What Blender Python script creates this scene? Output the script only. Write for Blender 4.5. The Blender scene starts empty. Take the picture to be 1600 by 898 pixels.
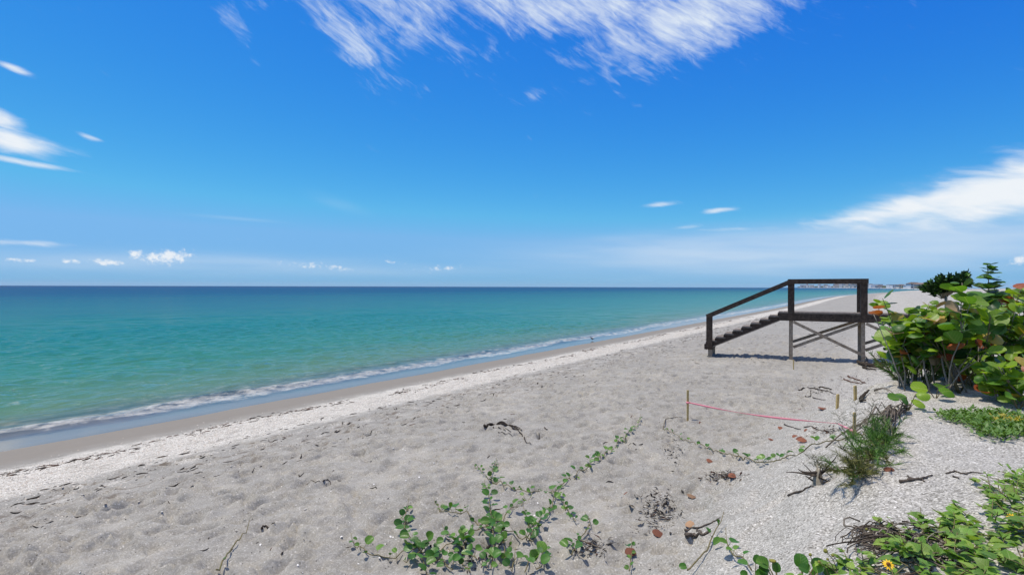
import bpy, math, random
import numpy as np
from mathutils import Vector, Matrix
R = math.radians
random.seed(7); rng = np.random.default_rng(7)
S = bpy.context.scene
col = S.collection

# ------------------------------------------------------------------ camera
F = 900.0; EYE = 3.0                      # focal length in 1600-px units, eye height above the sea
ROLL = 0.0027; PITCH = -1.3/900.0
cam_d = bpy.data.cameras.new('camera'); cam = bpy.data.objects.new('camera', cam_d); col.objects.link(cam)
cam_d.sensor_width = 36.0; cam_d.lens = 36.0*F/1600.0
cam_d.clip_start = 0.05; cam_d.clip_end = 30000.0
cam.location = (0, 0, EYE)
cam.rotation_euler = (Matrix.Rotation(R(90)+PITCH, 3, 'X') @ Matrix.Rotation(ROLL, 3, 'Z')).to_euler()
S.camera = cam
CAMR = cam.rotation_euler.to_matrix()

# ------------------------------------------------------------------ light and sky
SUN_AZ, SUN_EL = R(-75), R(72)
sun_d = bpy.data.lights.new('sun', 'SUN'); sun = bpy.data.objects.new('sun', sun_d); col.objects.link(sun)
sun_d.energy = 4.1; sun_d.angle = R(0.55); sun_d.color = (1.0, 0.93, 0.82)
tos = Vector((math.sin(SUN_AZ)*math.cos(SUN_EL), math.cos(SUN_AZ)*math.cos(SUN_EL), math.sin(SUN_EL)))
sun.rotation_euler = tos.to_track_quat('Z', 'Y').to_euler()
sun.location = (-40, 10, 120)
S.view_settings.view_transform = 'Standard'; S.view_settings.look = 'None'
S.view_settings.exposure = 0.0; S.view_settings.gamma = 1.0
S.view_settings.use_curve_mapping = False
S.render.engine = 'CYCLES'
S.cycles.max_bounces = 8; S.cycles.transparent_max_bounces = 12

class X:
    """socket wrapper: arithmetic builds Math nodes"""
    def __init__(s, t, k): s.t = t; s.k = k
    def op(s, o, *a, clamp=False):
        n = s.t.nodes.new('ShaderNodeMath'); n.operation = o; n.use_clamp = clamp
        for i, v in enumerate((s,)+a):
            if isinstance(v, X): s.t.links.new(v.k, n.inputs[i])
            else: n.inputs[i].default_value = v
        return X(s.t, n.outputs[0])
    def __add__(s, o): return s.op('ADD', o)
    __radd__ = __add__
    def __mul__(s, o): return s.op('MULTIPLY', o)
    __rmul__ = __mul__
    def __sub__(s, o): return s.op('SUBTRACT', o)
    def __rsub__(s, o): return (s*-1.0)+o
    def __truediv__(s, o): return s.op('DIVIDE', o)
    def max(s, o): return s.op('MAXIMUM', o)
    def min(s, o): return s.op('MINIMUM', o)
    def pow(s, o): return s.op('POWER', o)
    def abs(s): return s.op('ABSOLUTE')
    def sat(s): return s.op('ADD', 0.0, clamp=True)
    def sm(s, a, b):
        n = s.t.nodes.new('ShaderNodeMapRange'); n.interpolation_type = 'SMOOTHSTEP'
        s.t.links.new(s.k, n.inputs[0])
        n.inputs[1].default_value = a; n.inputs[2].default_value = b
        n.inputs[3].default_value = 0; n.inputs[4].default_value = 1
        return X(s.t, n.outputs[0])

def setin(t, sock, v):
    if isinstance(v, X): t.links.new(v.k, sock)
    elif hasattr(v, 'is_output'): t.links.new(v, sock)
    elif isinstance(v, (tuple, list)):
        sock.default_value = tuple(v) if len(v) == len(sock.default_value) else (*v, 1.0)
    else: sock.default_value = v

def noise(t, vec, scale, detail=4, rough=0.55, dist=0.0, color=False):
    n = t.nodes.new('ShaderNodeTexNoise')
    if vec is not None: t.links.new(vec.k if isinstance(vec, X) else vec, n.inputs['Vector'])
    n.inputs['Scale'].default_value = scale; n.inputs['Detail'].default_value = detail
    n.inputs['Roughness'].default_value = rough; n.inputs['Distortion'].default_value = dist
    return n.outputs['Color'] if color else X(t, n.outputs['Fac'])

def combine(t, x, y, z=0.0):
    n = t.nodes.new('ShaderNodeCombineXYZ')
    for i, v in enumerate((x, y, z)): setin(t, n.inputs[i], v)
    return n.outputs[0]

def mix(t, fac, a, b, kind='MIX'):
    n = t.nodes.new('ShaderNodeMix'); n.data_type = 'RGBA'; n.blend_type = kind
    setin(t, n.inputs[0], fac); setin(t, n.inputs[6], a); setin(t, n.inputs[7], b)
    return n.outputs[2]

def ramp(t, fac, stops, interp='LINEAR'):
    n = t.nodes.new('ShaderNodeValToRGB'); setin(t, n.inputs[0], fac)
    cr = n.color_ramp; cr.interpolation = interp
    while len(cr.elements) < len(stops): cr.elements.new(0.5)
    for e, (p, c) in zip(cr.elements, stops):
        e.position = p; e.color = (*c, 1.0) if len(c) == 3 else c
    return n.outputs[0]

def xyz(t, sock):
    n = t.nodes.new('ShaderNodeSeparateXYZ'); t.links.new(sock, n.inputs[0])
    return [X(t, o) for o in n.outputs]

def lin(r, g, b):
    f = lambda c: (c/255/12.92) if c/255 <= 0.04045 else ((c/255+0.055)/1.055)**2.4
    return (f(r), f(g), f(b))

world = bpy.data.worlds.new('World'); S.world = world; world.use_nodes = True
W = world.node_tree; W.nodes.clear()
world.cycles.sampling_method = 'MANUAL'; world.cycles.sample_map_resolution = 512
def build_world():
    out = W.nodes.new('ShaderNodeOutputWorld'); bg = W.nodes.new('ShaderNodeBackground')
    W.links.new(bg.outputs[0], out.inputs[0]); bg.inputs[1].default_value = 0.1
    sky = W.nodes.new('ShaderNodeTexSky'); sky.sky_type = 'NISHITA'; sky.sun_disc = False
    sky.sun_elevation = SUN_EL; sky.sun_rotation = SUN_AZ
    sky.air_density = 1.0; sky.dust_density = 0.3; sky.ozone_density = 4.0; sky.altitude = 0
    # the deep polarised blue of the picture: a power curve per channel on the physical sky
    n = W.nodes.new('ShaderNodeSeparateColor'); W.links.new(sky.outputs[0], n.inputs[0])
    r_, g_, b_ = [X(W, o) for o in n.outputs]
    r_ = (r_*0.1).min(.40).pow(2.2)*14.5; g_ = (g_*0.1).min(.48).pow(1.22)*11.6; b_ = (b_*0.1).min(.8).pow(.30)*9.5
    n = W.nodes.new('ShaderNodeCombineColor'); setin(W, n.inputs[0], r_); setin(W, n.inputs[1], g_); setin(W, n.inputs[2], b_)
    blue = n.outputs[0]
    tc = W.nodes.new('ShaderNodeTexCoord')
    x, y, z = xyz(W, tc.outputs['Generated'])
    az = x.op('ARCTAN2', y)*(180/math.pi)
    n = W.nodes.new('ShaderNodeMath'); n.operation = 'WRAP'          # the same run of clouds goes on all round
    W.links.new(az.k, n.inputs[0]); n.inputs[1].default_value = 60; n.inputs[2].default_value = -60
    az = X(W, n.outputs[0])
    el = z.op('ARCSINE')*(180/math.pi)
    def ae(px, py):
        a = math.atan((px-800)/F); return math.degrees(a), math.degrees(math.atan((447-py)/F*math.cos(a)))
    def blob(px, py, rx, ry, rot=0.0, amp=1.0):
        """soft ellipse in degrees; rx, ry given in photo pixels, rot in degrees"""
        a0, e0 = ae(px, py); k = math.degrees(1/F)*math.cos(math.radians(a0))**1.3
        c, s_ = math.cos(R(rot)), math.sin(R(rot))
        da, de = az-a0, el-e0
        u = (da*c+de*s_)*(1/(rx*k)); v = (de*c-da*s_)*(1/(ry*k))
        d2 = u*u+v*v
        return (d2*-1.0).op('EXPONENT')*amp if True else d2
    def allmax(l):
        m = l[0]
        for b in l[1:]: m = m.max(b)
        return m
    # coordinates on a cloud plane overhead, for streaks that converge correctly
    # high mackerel cirrus
    v1 = combine(W, az*0.55+el*0.40, el*0.62-az*0.18)
    warp = noise(W, v1, 0.35, 3, 0.5)
    v1b = combine(W, az*0.34-el*0.26+warp*1.5, el*0.98+az*0.62+warp*1.6)
    n1 = noise(W, v1b, 0.62, 9, 0.62, 0.35)
    n1f = noise(W, combine(W, az*.30-el*.22+warp*1.5, el*1.9+az*1.2+warp*2.0), 1.0, 7, 0.62, 0.6)
    top = allmax([blob(1080, 25, 190, 62, 10, 1.0), blob(850, 0, 300, 50, -6, .95), blob(600, 0, 170, 52, -25, .74),
                  blob(975, 85, 70, 42, 0, .72), blob(540, 50, 120, 34, -38, .78), blob(1180, -30, 160, 60, 8, .9), blob(690, -60, 500, 70, 0, .9),
                  blob(365, 40, 70, 22, -50, .36), blob(832, 146, 22, 14, 0, .5), blob(390, 85, 60, 14, -35, .3)])
    high = el.sm(25, 38)*.78                                  # the cirrus goes on overhead, out of view, added to whiten blue ambient light
    top = top.max(high)
    c_top = (top*1.1+(n1-0.5)*1.6+(n1f-0.5)*1.0-0.27).sm(0.0, 1.25)*0.97
    # smooth lens and wedge clouds, stretched along the horizon
    v2 = combine(W, az*0.35-el*0.15, el*1.5+az*0.30)
    n2 = noise(W, v2, 0.75, 7, 0.55, 0.3)
    lens = allmax([blob(1575, 292, 200, 50, 13, 1.25), blob(1440, 318, 150, 30, 10, 1.15), blob(1340, 340, 75, 10, 3, .95), blob(1660, 270, 170, 60, 14, 1.2),
                   blob(1029, 319, 30, 5, 4, .72), blob(1124, 327, 36, 6, 5, .8), blob(1070, 354, 30, 5, 2, .62), blob(1150, 356, 110, 5, 0, .45),
                   blob(20, 108, 28, 7, -12, .9), blob(140, 216, 21, 7, -12, .72), blob(22, 222, 70, 25, -12, 1.15), blob(0, 190, 50, 22, -28, .85),
                   blob(30, 254, 74, 8, -5, .95), blob(20, 380, 90, 7, -1, .72), blob(372, 374, 12, 2.5, 0, .5), blob(175, 378, 18, 4, 15, .45)])
    c_len = (lens*1.2+(n2-0.5)*1.5-0.30).sm(0.0, 1.15)*0.95
    # small heaped clouds low over the sea
    v3 = combine(W, az, el*1.15)
    n3 = noise(W, v3, 1.7, 8, 0.66, 0.1)
    cum = allmax([blob(262, 402, 44, 13, 3, 1.0), blob(214, 398, 18, 9, 0, .85), blob(168, 411, 34, 7, -3, .88), blob(112, 409, 16, 6, 0, .8),
                  blob(30, 407, 40, 5, -4, .62), blob(535, 420, 24, 8, -12, .66), blob(480, 414, 70, 8, -2, .52), blob(690, 419, 42, 7, 2, .55),
                  blob(612, 409, 28, 5, -10, .5), blob(1592, 404, 16, 9, 20, .85)])
    c_cum = (cum*1.25+(n3-0.5)*2.6-0.48).sm(0.0, 0.8)*0.9
    # thin veil low down
    v4 = combine(W, az*0.12, el*1.1+az*0.02)
    n4 = noise(W, v4, 0.8, 5, 0.5, 0.3)
    veil = allmax([blob(1300, 388, 560, 46, 1, 1.1), blob(250, 412, 500, 24, 0, .7), blob(1000, 372, 160, 18, 3, .55), blob(480, 420, 500, 16, 0, .6), blob(530, 318, 60, 14, -15, .35), blob(370, 342, 90, 4, -2, .45), blob(1500, 330, 200, 60, 8, .8)])
    c_veil = (veil*(0.35+n4*0.75)).sm(0.05, 1.0)*0.60
    cl = (1.0-(1.0-c_top)*(1.0-c_len)*(1.0-c_cum)*(1.0-c_veil)).sat()
    cl = cl*el.sm(-0.2, 0.6)
    # keep the cloud as bright as a lit cloud would be at this sky strength
    cc = mix(W, c_cum.max(c_len), (7.6, 8.4, 9.3), (9.0, 9.3, 9.6))
    sky_c = mix(W, cl, blue, cc)
    W.links.new(sky_c, bg.inputs[0])
build_world()

# ------------------------------------------------------------------ helpers
def material(name):
    m = bpy.data.materials.new(name); m.use_nodes = True
    t = m.node_tree; t.nodes.clear()
    o = t.nodes.new('ShaderNodeOutputMaterial'); p = t.nodes.new('ShaderNodeBsdfPrincipled')
    t.links.new(p.outputs[0], o.inputs[0])
    return m, t, p, o

def bump(t, h, strength=0.5, dist=0.01):
    n = t.nodes.new('ShaderNodeBump'); setin(t, n.inputs['Height'], h)
    n.inputs['Strength'].default_value = strength; n.inputs['Distance'].default_value = dist
    return n.outputs[0]

def position(t): return t.nodes.new('ShaderNodeNewGeometry').outputs['Position']
def attr(t, name):
    n = t.nodes.new('ShaderNodeAttribute'); n.attribute_name = name; return X(t, n.outputs['Fac'])
def objrand(t): return X(t, t.nodes.new('ShaderNodeObjectInfo').outputs['Random'])

def simple(name, c1, c2, scale=20, rough=0.8, bstr=0.3, bdist=0.004, spec=0.3, vary=0.0):
    m, t, p, o = material(name)
    tc = t.nodes.new('ShaderNodeTexCoord').outputs['Object']
    n = noise(t, tc, scale, 6, 0.65)
    c = mix(t, n.sm(0.3, 0.7), c1, c2)
    if vary:
        h = t.nodes.new('ShaderNodeHueSaturation'); setin(t, h.inputs['Color'], c)
        setin(t, h.inputs['Value'], objrand(t)*vary+(1-vary/2)); c = h.outputs[0]
    setin(t, p.inputs['Base Color'], c); p.inputs['Roughness'].default_value = rough
    p.inputs['Specular IOR Level'].default_value = spec
    setin(t, p.inputs['Normal'], bump(t, n, bstr, bdist))
    return m

class MB:
    """collects vertices and faces; build() links ONE mesh object"""
    def __init__(s): s.v = []; s.f = []; s.mi = []
    def add(s, vs, fs, mi=0):
        b = len(s.v); s.v += [tuple(v) for v in vs]; s.f += [tuple(i+b for i in f) for f in fs]; s.mi += [mi]*len(fs)
    def box(s, c, ax, ay, az_, mi=0):
        c = Vector(c); vs = [c+ax*i+ay*j+az_*k for i in (-1, 1) for j in (-1, 1) for k in (-1, 1)]
        s.add(vs, [(0, 1, 3, 2), (4, 6, 7, 5), (0, 4, 5, 1), (2, 3, 7, 6), (0, 2, 6, 4), (1, 5, 7, 3)], mi)
    def tube(s, pts, rad, n=5, mi=0):
        pts = [Vector(p) for p in pts]
        if not hasattr(rad, '__len__'): rad = [rad]*len(pts)
        vs = []; up = Vector((0.13, 0.21, 0.97))
        for i, p in enumerate(pts):
            d = (pts[min(i+1, len(pts)-1)]-pts[max(i-1, 0)])
            d = d.normalized() if d.length > 1e-9 else Vector((0, 0, 1))
            a = d.cross(up)
            if a.length < 0.05: a = d.cross(Vector((1, 0, 0)))
            a.normalize(); b = d.cross(a)
            for k in range(n):
                q = 2*math.pi*k/n; vs.append(p+(a*math.cos(q)+b*math.sin(q))*rad[i])
        fs = []
        for i in range(len(pts)-1):
            for k in range(n):
                fs.append((i*n+k, i*n+(k+1) % n, (i+1)*n+(k+1) % n, (i+1)*n+k))
        fs.append(tuple(range(n-1, -1, -1))); fs.append(tuple((len(pts)-1)*n+k for k in range(n)))
        s.add(vs, fs, mi)
    def mesh(s, name, mats, smooth=True):
        me = bpy.data.meshes.new(name); me.from_pydata(s.v, [], s.f)
        for m in (mats if isinstance(mats, (list, tuple)) else [mats]): me.materials.append(m)
        me.polygons.foreach_set('material_index', s.mi)
        if smooth: me.polygons.foreach_set('use_smooth', [True]*len(s.f))
        me.update(); return me
    def build(s, name, mats, parent=None, smooth=True):
        return link(name, s.mesh(name, mats, smooth), parent)

def link(name, me, parent=None):
    o = bpy.data.objects.new(name, me); col.objects.link(o)
    if parent is not None: o.parent = parent
    return o
def tag(o, label=None, cat=None, group=None, kind=None):
    if label: o['label'] = label
    if cat: o['category'] = cat
    if group: o['group'] = group
    if kind: o['kind'] = kind
    return o
def empty(name, loc, label, cat, group=None):
    o = bpy.data.objects.new(name, None); col.objects.link(o); o.location = loc; o.empty_display_size = 0.1
    return tag(o, label, cat, group)

_P = rng.random((256, 256))
def vnoise(x, y, sc=1.0, seed=0):
    x = np.asarray(x)*sc+seed*17.3; y = np.asarray(y)*sc+seed*9.1
    xi = np.floor(x).astype(int); yi = np.floor(y).astype(int); fx = x-xi; fy = y-yi
    fx = fx*fx*(3-2*fx); fy = fy*fy*(3-2*fy)
    g = lambda a, b: _P[a & 255, b & 255]
    return (g(xi, yi)*(1-fx)+g(xi+1, yi)*fx)*(1-fy)+(g(xi, yi+1)*(1-fx)+g(xi+1, yi+1)*fx)*fy
def fbm(x, y, sc, oct=4, seed=0):
    r = 0; a = 0.5
    for k in range(oct): r = r+a*vnoise(x, y, sc*2**k, seed+k); a *= 0.5
    return r

# ------------------------------------------------------------------ the lie of the land
TH = R(33.1)
US = np.array([math.cos(TH), -math.sin(TH)])       # towards the land
UT = np.array([math.sin(TH), math.cos(TH)])        # along the shore, away from the camera
def st(x, y): return x*US[0]+y*US[1], x*UT[0]+y*UT[1]
def xy(s, t): return s*US[0]+t*UT[0], s*US[1]+t*UT[1]
def smooth_table(k, lo, hi, n, w):
    a = np.linspace(lo, hi, n); v = np.interp(a, *zip(*k)); h = int(w/(a[1]-a[0]))
    if h > 0:
        ker = np.hanning(2*h+3); ker /= ker.sum(); v = np.convolve(np.pad(v, h+1, 'edge'), ker, 'valid')
    return a, v
_ct = smooth_table([(-1, 0), (100, 0), (125, -.8), (210, -1.5), (290, 3), (360, 9), (470, 24), (700, 66), (1000, 140), (1500, 300), (2500, 700)], 0, 2500, 2501, 25)
def curve(t): return np.interp(t, *_ct)
PROF = [(-75, -3.5), (-30, -1.1), (-20, -.5), (-16, -.2), (-14.6, -.085), (-13.35, 0.0), (-12, .12), (-10.5, .27), (-9, .41), (-7, .58), (-5, .70),
        (-2.5, .76), (-1.75, .80), (-1.35, .90), (-.75, 1.20), (-.30, 1.50), (-.02, 1.64), (.5, 1.68), (2, 1.72), (6, 1.95), (20, 2.2)]
_pt = smooth_table(PROF, -75, 20, 9501, .22)
def grow(a, b, step, g):
    r = [a]; 
    while (r[-1] < b if step > 0 else r[-1] > b): r.append(r[-1]+step); step *= g
    return r[1:]
def axis(lo, a, b, hi, step, gl, gh):
    return np.array(sorted(grow(a, lo, -step, gl))+list(np.arange(a, b, step))+grow(b-step/2, hi, step, gh))

gs = axis(-75, -12.6, 2.6, 900, .042, 1.07, 1.07)
gt = axis(-400, .3, 15, 2400, .042, 1.07, 1.022)
GS, GT = np.meshgrid(gs, gt, indexing='ij')
def build_height():
    edge = (fbm(GT, GT*0+3, .55, 3, 5)-.45)*.55+(fbm(GT, GS*.2, 2.2, 2, 8)-.4)*.12
    wq = np.clip((GS+3.2)/1.5, 0, 1)*np.clip((5-GS)/3, 0, 1)
    q = np.clip((GT-9.6)/4.5, 0, 1); edge = edge+2.6*q*q*(3-2*q)
    wq = np.maximum(wq, np.clip((GS+3.2)/1.5, 0, 1)*q*np.clip((40-GS)/30, 0, 1))
    z = np.interp(GS-edge*wq, *_pt)
    soft = np.clip((GS+9.3)/1.8, 0, 1)*np.clip((-1.0-GS)/.7, 0, 1)          # trampled dry sand
    z += soft*((fbm(GS, GT, .9, 3, 1)-.45)*.10+(fbm(GS+.4*GT, GT*.8, 3.6, 3, 2)-.45)*.055)
    berm = np.exp(-((GS+8.6)/.5)**2)*.03*(.4+fbm(GT, GS, .5, 2, 9)); z += berm
    band = np.clip((GS+11.4)/.5, 0, 1)*np.clip((-9.0-GS)/.4, 0, 1); z += band*(fbm(GS, GT, 6, 3, 3)-.2)*.035
    dune = np.clip((GS+1.4)/.8, 0, 1)
    z += dune*((fbm(GS, GT, 1.3, 3, 4)-.45)*.13+(fbm(GS, GT, 9, 3, 6)-.45)*.022)
    # small slumped ledges on the dune face
    f = np.clip((GS+1.3)/.3, 0, 1)*np.clip((.4-GS)/.4, 0, 1)
    q = (GS*2.6+fbm(GS, GT, 1.6, 3, 11)*2.4) % 1.0
    z += f*(np.clip(q/.85, 0, 1)-np.clip((q-.85)/.15, 0, 1)-.4)*.035
    z += f*((fbm(GS*.9+.35*GT, GT*5.5, 1.3, 3, 15)-.45)*.045)                # rills down the face
    # footprints
    r2 = np.random.default_rng(5)
    for k in range(5200):
        t0 = .3+30*r2.random()**1.35; s0 = -8.6+7.3*r2.random()
        if r2.random() > np.clip((s0+9.2)/2.5, .15, 1): continue
        a = r2.normal(1.2, .55)+(math.pi if r2.random() < .5 else 0); L = r2.uniform(.075, .16); B = L*r2.uniform(.42, .75); dp = r2.uniform(.018, .058)
        i0, i1 = np.searchsorted(gs, [s0-.36, s0+.36]); j0, j1 = np.searchsorted(gt, [t0-.36, t0+.36])
        ds = GS[i0:i1, j0:j1]-s0; dt = GT[i0:i1, j0:j1]-t0
        u = (ds*math.cos(a)+dt*math.sin(a))/L; v = (dt*math.cos(a)-ds*math.sin(a))/B
        d = np.sqrt(u*u+v*v)*(1+.25*np.sin(3*np.arctan2(v, u)+k))
        z[i0:i1, j0:j1] += -dp*(1-np.clip((d-.45)/.55, 0, 1)**2*(3-2*np.clip((d-.45)/.55, 0, 1)))+dp*.45*np.exp(-((d-1.25)/.28)**2)
    far = np.clip((GS-3)/30, 0, 1); z += far*(fbm(GS, GT, .05, 3, 13)-.4)*1.2
    return z
GZ = build_height()
def gz(x, y):
    s, t = st(x, y); s = s-curve(t)
    i = int(np.clip(np.searchsorted(gs, s)-1, 0, len(gs)-2)); j = int(np.clip(np.searchsorted(gt, t)-1, 0, len(gt)-2))
    a = (s-gs[i])/(gs[i+1]-gs[i]); b = (t-gt[j])/(gt[j+1]-gt[j]); a = min(max(a, 0), 1); b = min(max(b, 0), 1)
    return float((GZ[i, j]*(1-a)+GZ[i+1, j]*a)*(1-b)+(GZ[i, j+1]*(1-a)+GZ[i+1, j+1]*a)*b)
def ray(px, py):
    return (CAMR @ Vector(((px-800)/F, -(py-449)/F, -1.0)))        # depth-1 ray
def at(px, py, lift=0.0):
    """point where the sight line of a photo pixel meets the ground"""
    r = ray(px, py); d = 1.5; step = .03
    while d < 900:
        p = r*d
        if EYE+p.z <= gz(p.x, p.y)+lift: break
        d += step; step *= 1.012
    a, b = d-step, d
    for _ in range(14):
        m = (a+b)/2; p = r*m
        if EYE+p.z <= gz(p.x, p.y)+lift: b = m
        else: a = m
    p = r*b; return Vector((p.x, p.y, EYE+p.z))
def on(x, y, dz=0.0): return Vector((x, y, gz(x, y)+dz))

def sheet(name, A, B, Zv, shore):
    ni, nj = A.shape
    me = bpy.data.meshes.new(name); me.vertices.add(ni*nj)
    me.vertices.foreach_set('co', np.stack([A, B, Zv], -1).astype(np.float32).ravel())
    q = np.arange(ni*nj).reshape(ni, nj)
    f = np.stack([q[:-1, :-1], q[1:, :-1], q[1:, 1:], q[:-1, 1:]], -1).reshape(-1, 4)
    me.loops.add(f.size); me.polygons.add(len(f))
    me.loops.foreach_set('vertex_index', f.ravel().astype(np.int32))
    me.polygons.foreach_set('loop_start', np.arange(0, f.size, 4, dtype=np.int32))
    me.polygons.foreach_set('use_smooth', np.ones(len(f), bool))
    me.update(calc_edges=True); me.validate()
    a = me.attributes.new('shore', 'FLOAT', 'POINT'); a.data.foreach_set('value', shore.astype(np.float32).ravel())
    return me

# sand
def sand_material():
    m, t, p, o = material('sand'); pos = position(t); sh = attr(t, 'shore')
    n_big = noise(t, pos, .55, 4, .55); n_mid = noise(t, pos, 4.0, 5, .6)
    wob = (n_big-.5)*.9
    s = sh+wob
    dry = mix(t, n_mid.sm(.3, .7), (.240, .223, .192), (.302, .281, .243))
    v = t.nodes.new('ShaderNodeTexVoronoi'); v.inputs['Scale'].default_value = 98; t.links.new(pos, v.inputs['Vector'])
    cell = xyz(t, v.outputs['Color'])[0]
    v2 = t.nodes.new('ShaderNodeTexVoronoi'); v2.inputs['Scale'].default_value = 46; t.links.new(pos, v2.inputs['Vector'])
    cell2 = xyz(t, v2.outputs['Color'])[1]; d2 = X(t, v2.outputs['Distance'])
    dune = mix(t, n_mid.sm(.3, .7), (.318, .298, .258), (.395, .37, .325))
    duneq = s.sm(-1.9, -.3)
    base = mix(t, duneq, dry, dune)
    nfar = noise(t, pos, .9, 6, .7); base = mix(t, (nfar.sm(.48, .66)*(1.0-duneq)*.35).sat(), base, (.46, .42, .35))
    base = mix(t, (noise(t, pos, 1.7, 6, .75).sm(.58, .72)*(1.0-duneq)*.22).sat(), base, (.15, .132, .105))
    # grains: pale shell grit and dark grit
    amt = 0.30+duneq*0.70
    base = mix(t, (cell.sm(.55, .98)*amt*.70).sat(), base, (.66, .62, .55))
    base = mix(t, ((1.0-cell.sm(.04, .40))*amt*.68).sat(), base, (.10, .088, .07))
    base = mix(t, (cell2.sm(.90, .93)*(1.0-d2.sm(.25, .42))*(0.35+duneq*.5)).sat(), base, (.80, .76, .70))
    base = mix(t, ((1.0-cell2.sm(.035, .06))*(1.0-d2.sm(.2, .4))*.75).sat(), base, (.055, .045, .035))
    # shell hash ridge
    nb = noise(t, pos, 2.3, 5, .65)
    band = (sh+(nb-.5)*1.3).sm(-11.5, -11.0)*(1.0-(sh+(nb-.5)*1.5).sm(-9.25, -8.7))
    band2 = (sh+(nb-.5)*2.0).sm(-8.6, -8.2)*(1.0-(sh+(nb-.5)*2.0).sm(-7.9, -7.4))*nb.sm(.5, .66)*.6
    shellc = mix(t, cell.sm(.1, .8), (.30, .265, .21), (.78, .73, .64))
    base = mix(t, (band.max(band2)*(.74+.26*cell2.sm(.25, .6))*(.80+.20*nb.sm(.35, .55))).sat(), base, shellc)
    # stringy litter lines along the ridge
    sx = t.nodes.new('ShaderNodeVectorRotate'); sx.inputs['Angle'].default_value = TH; sx.rotation_type = 'Z_AXIS'
    t.links.new(pos, sx.inputs['Vector']); a, b, c = xyz(t, sx.outputs[0])
    lit = noise(t, combine(t, a*5.5, b*1.1), 1.6, 6, .7)
    litm = lit.sm(.53, .63)*(sh.sm(-11.8, -11.0))*(1.0-sh.sm(-8.0, -6.3))
    base = mix(t, (litm*(.75-band*.3)).sat(), base, (.13, .10, .07))
    # damp sand by the water
    wet = 1.0-(sh+(nb-.5)*.9).sm(-12.2, -11.0)
    base = mix(t, wet, base, mix(t, n_mid, (.205, .180, .146), (.232, .203, .165)))
    soaked = 1.0-(sh+(n_big-.5)*.5).sm(-13.9, -13.2)
    base = mix(t, soaked, base, (.30, .28, .25))
    setin(t, p.inputs['Base Color'], base)
    setin(t, p.inputs['Roughness'], 0.92-soaked*.55)
    p.inputs['Specular IOR Level'].default_value = .3
    h = cell*(.25+duneq*.75)*.55+noise(t, pos, 38, 5, .65)*.7+n_mid*.8+band*cell*.8
    setin(t, p.inputs['Normal'], bump(t, h*(1.0-wet*.92), .55, .016))
    return m
_x, _y = xy(GS+curve(GT), GT)
ground = link('beach_sand', sheet('beach_sand', _x, _y, GZ, GS)); ground.data.materials.append(sand_material())
tag(ground, 'grey shelly sand beach rising to a pale dune edge', 'beach', kind='structure')

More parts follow.
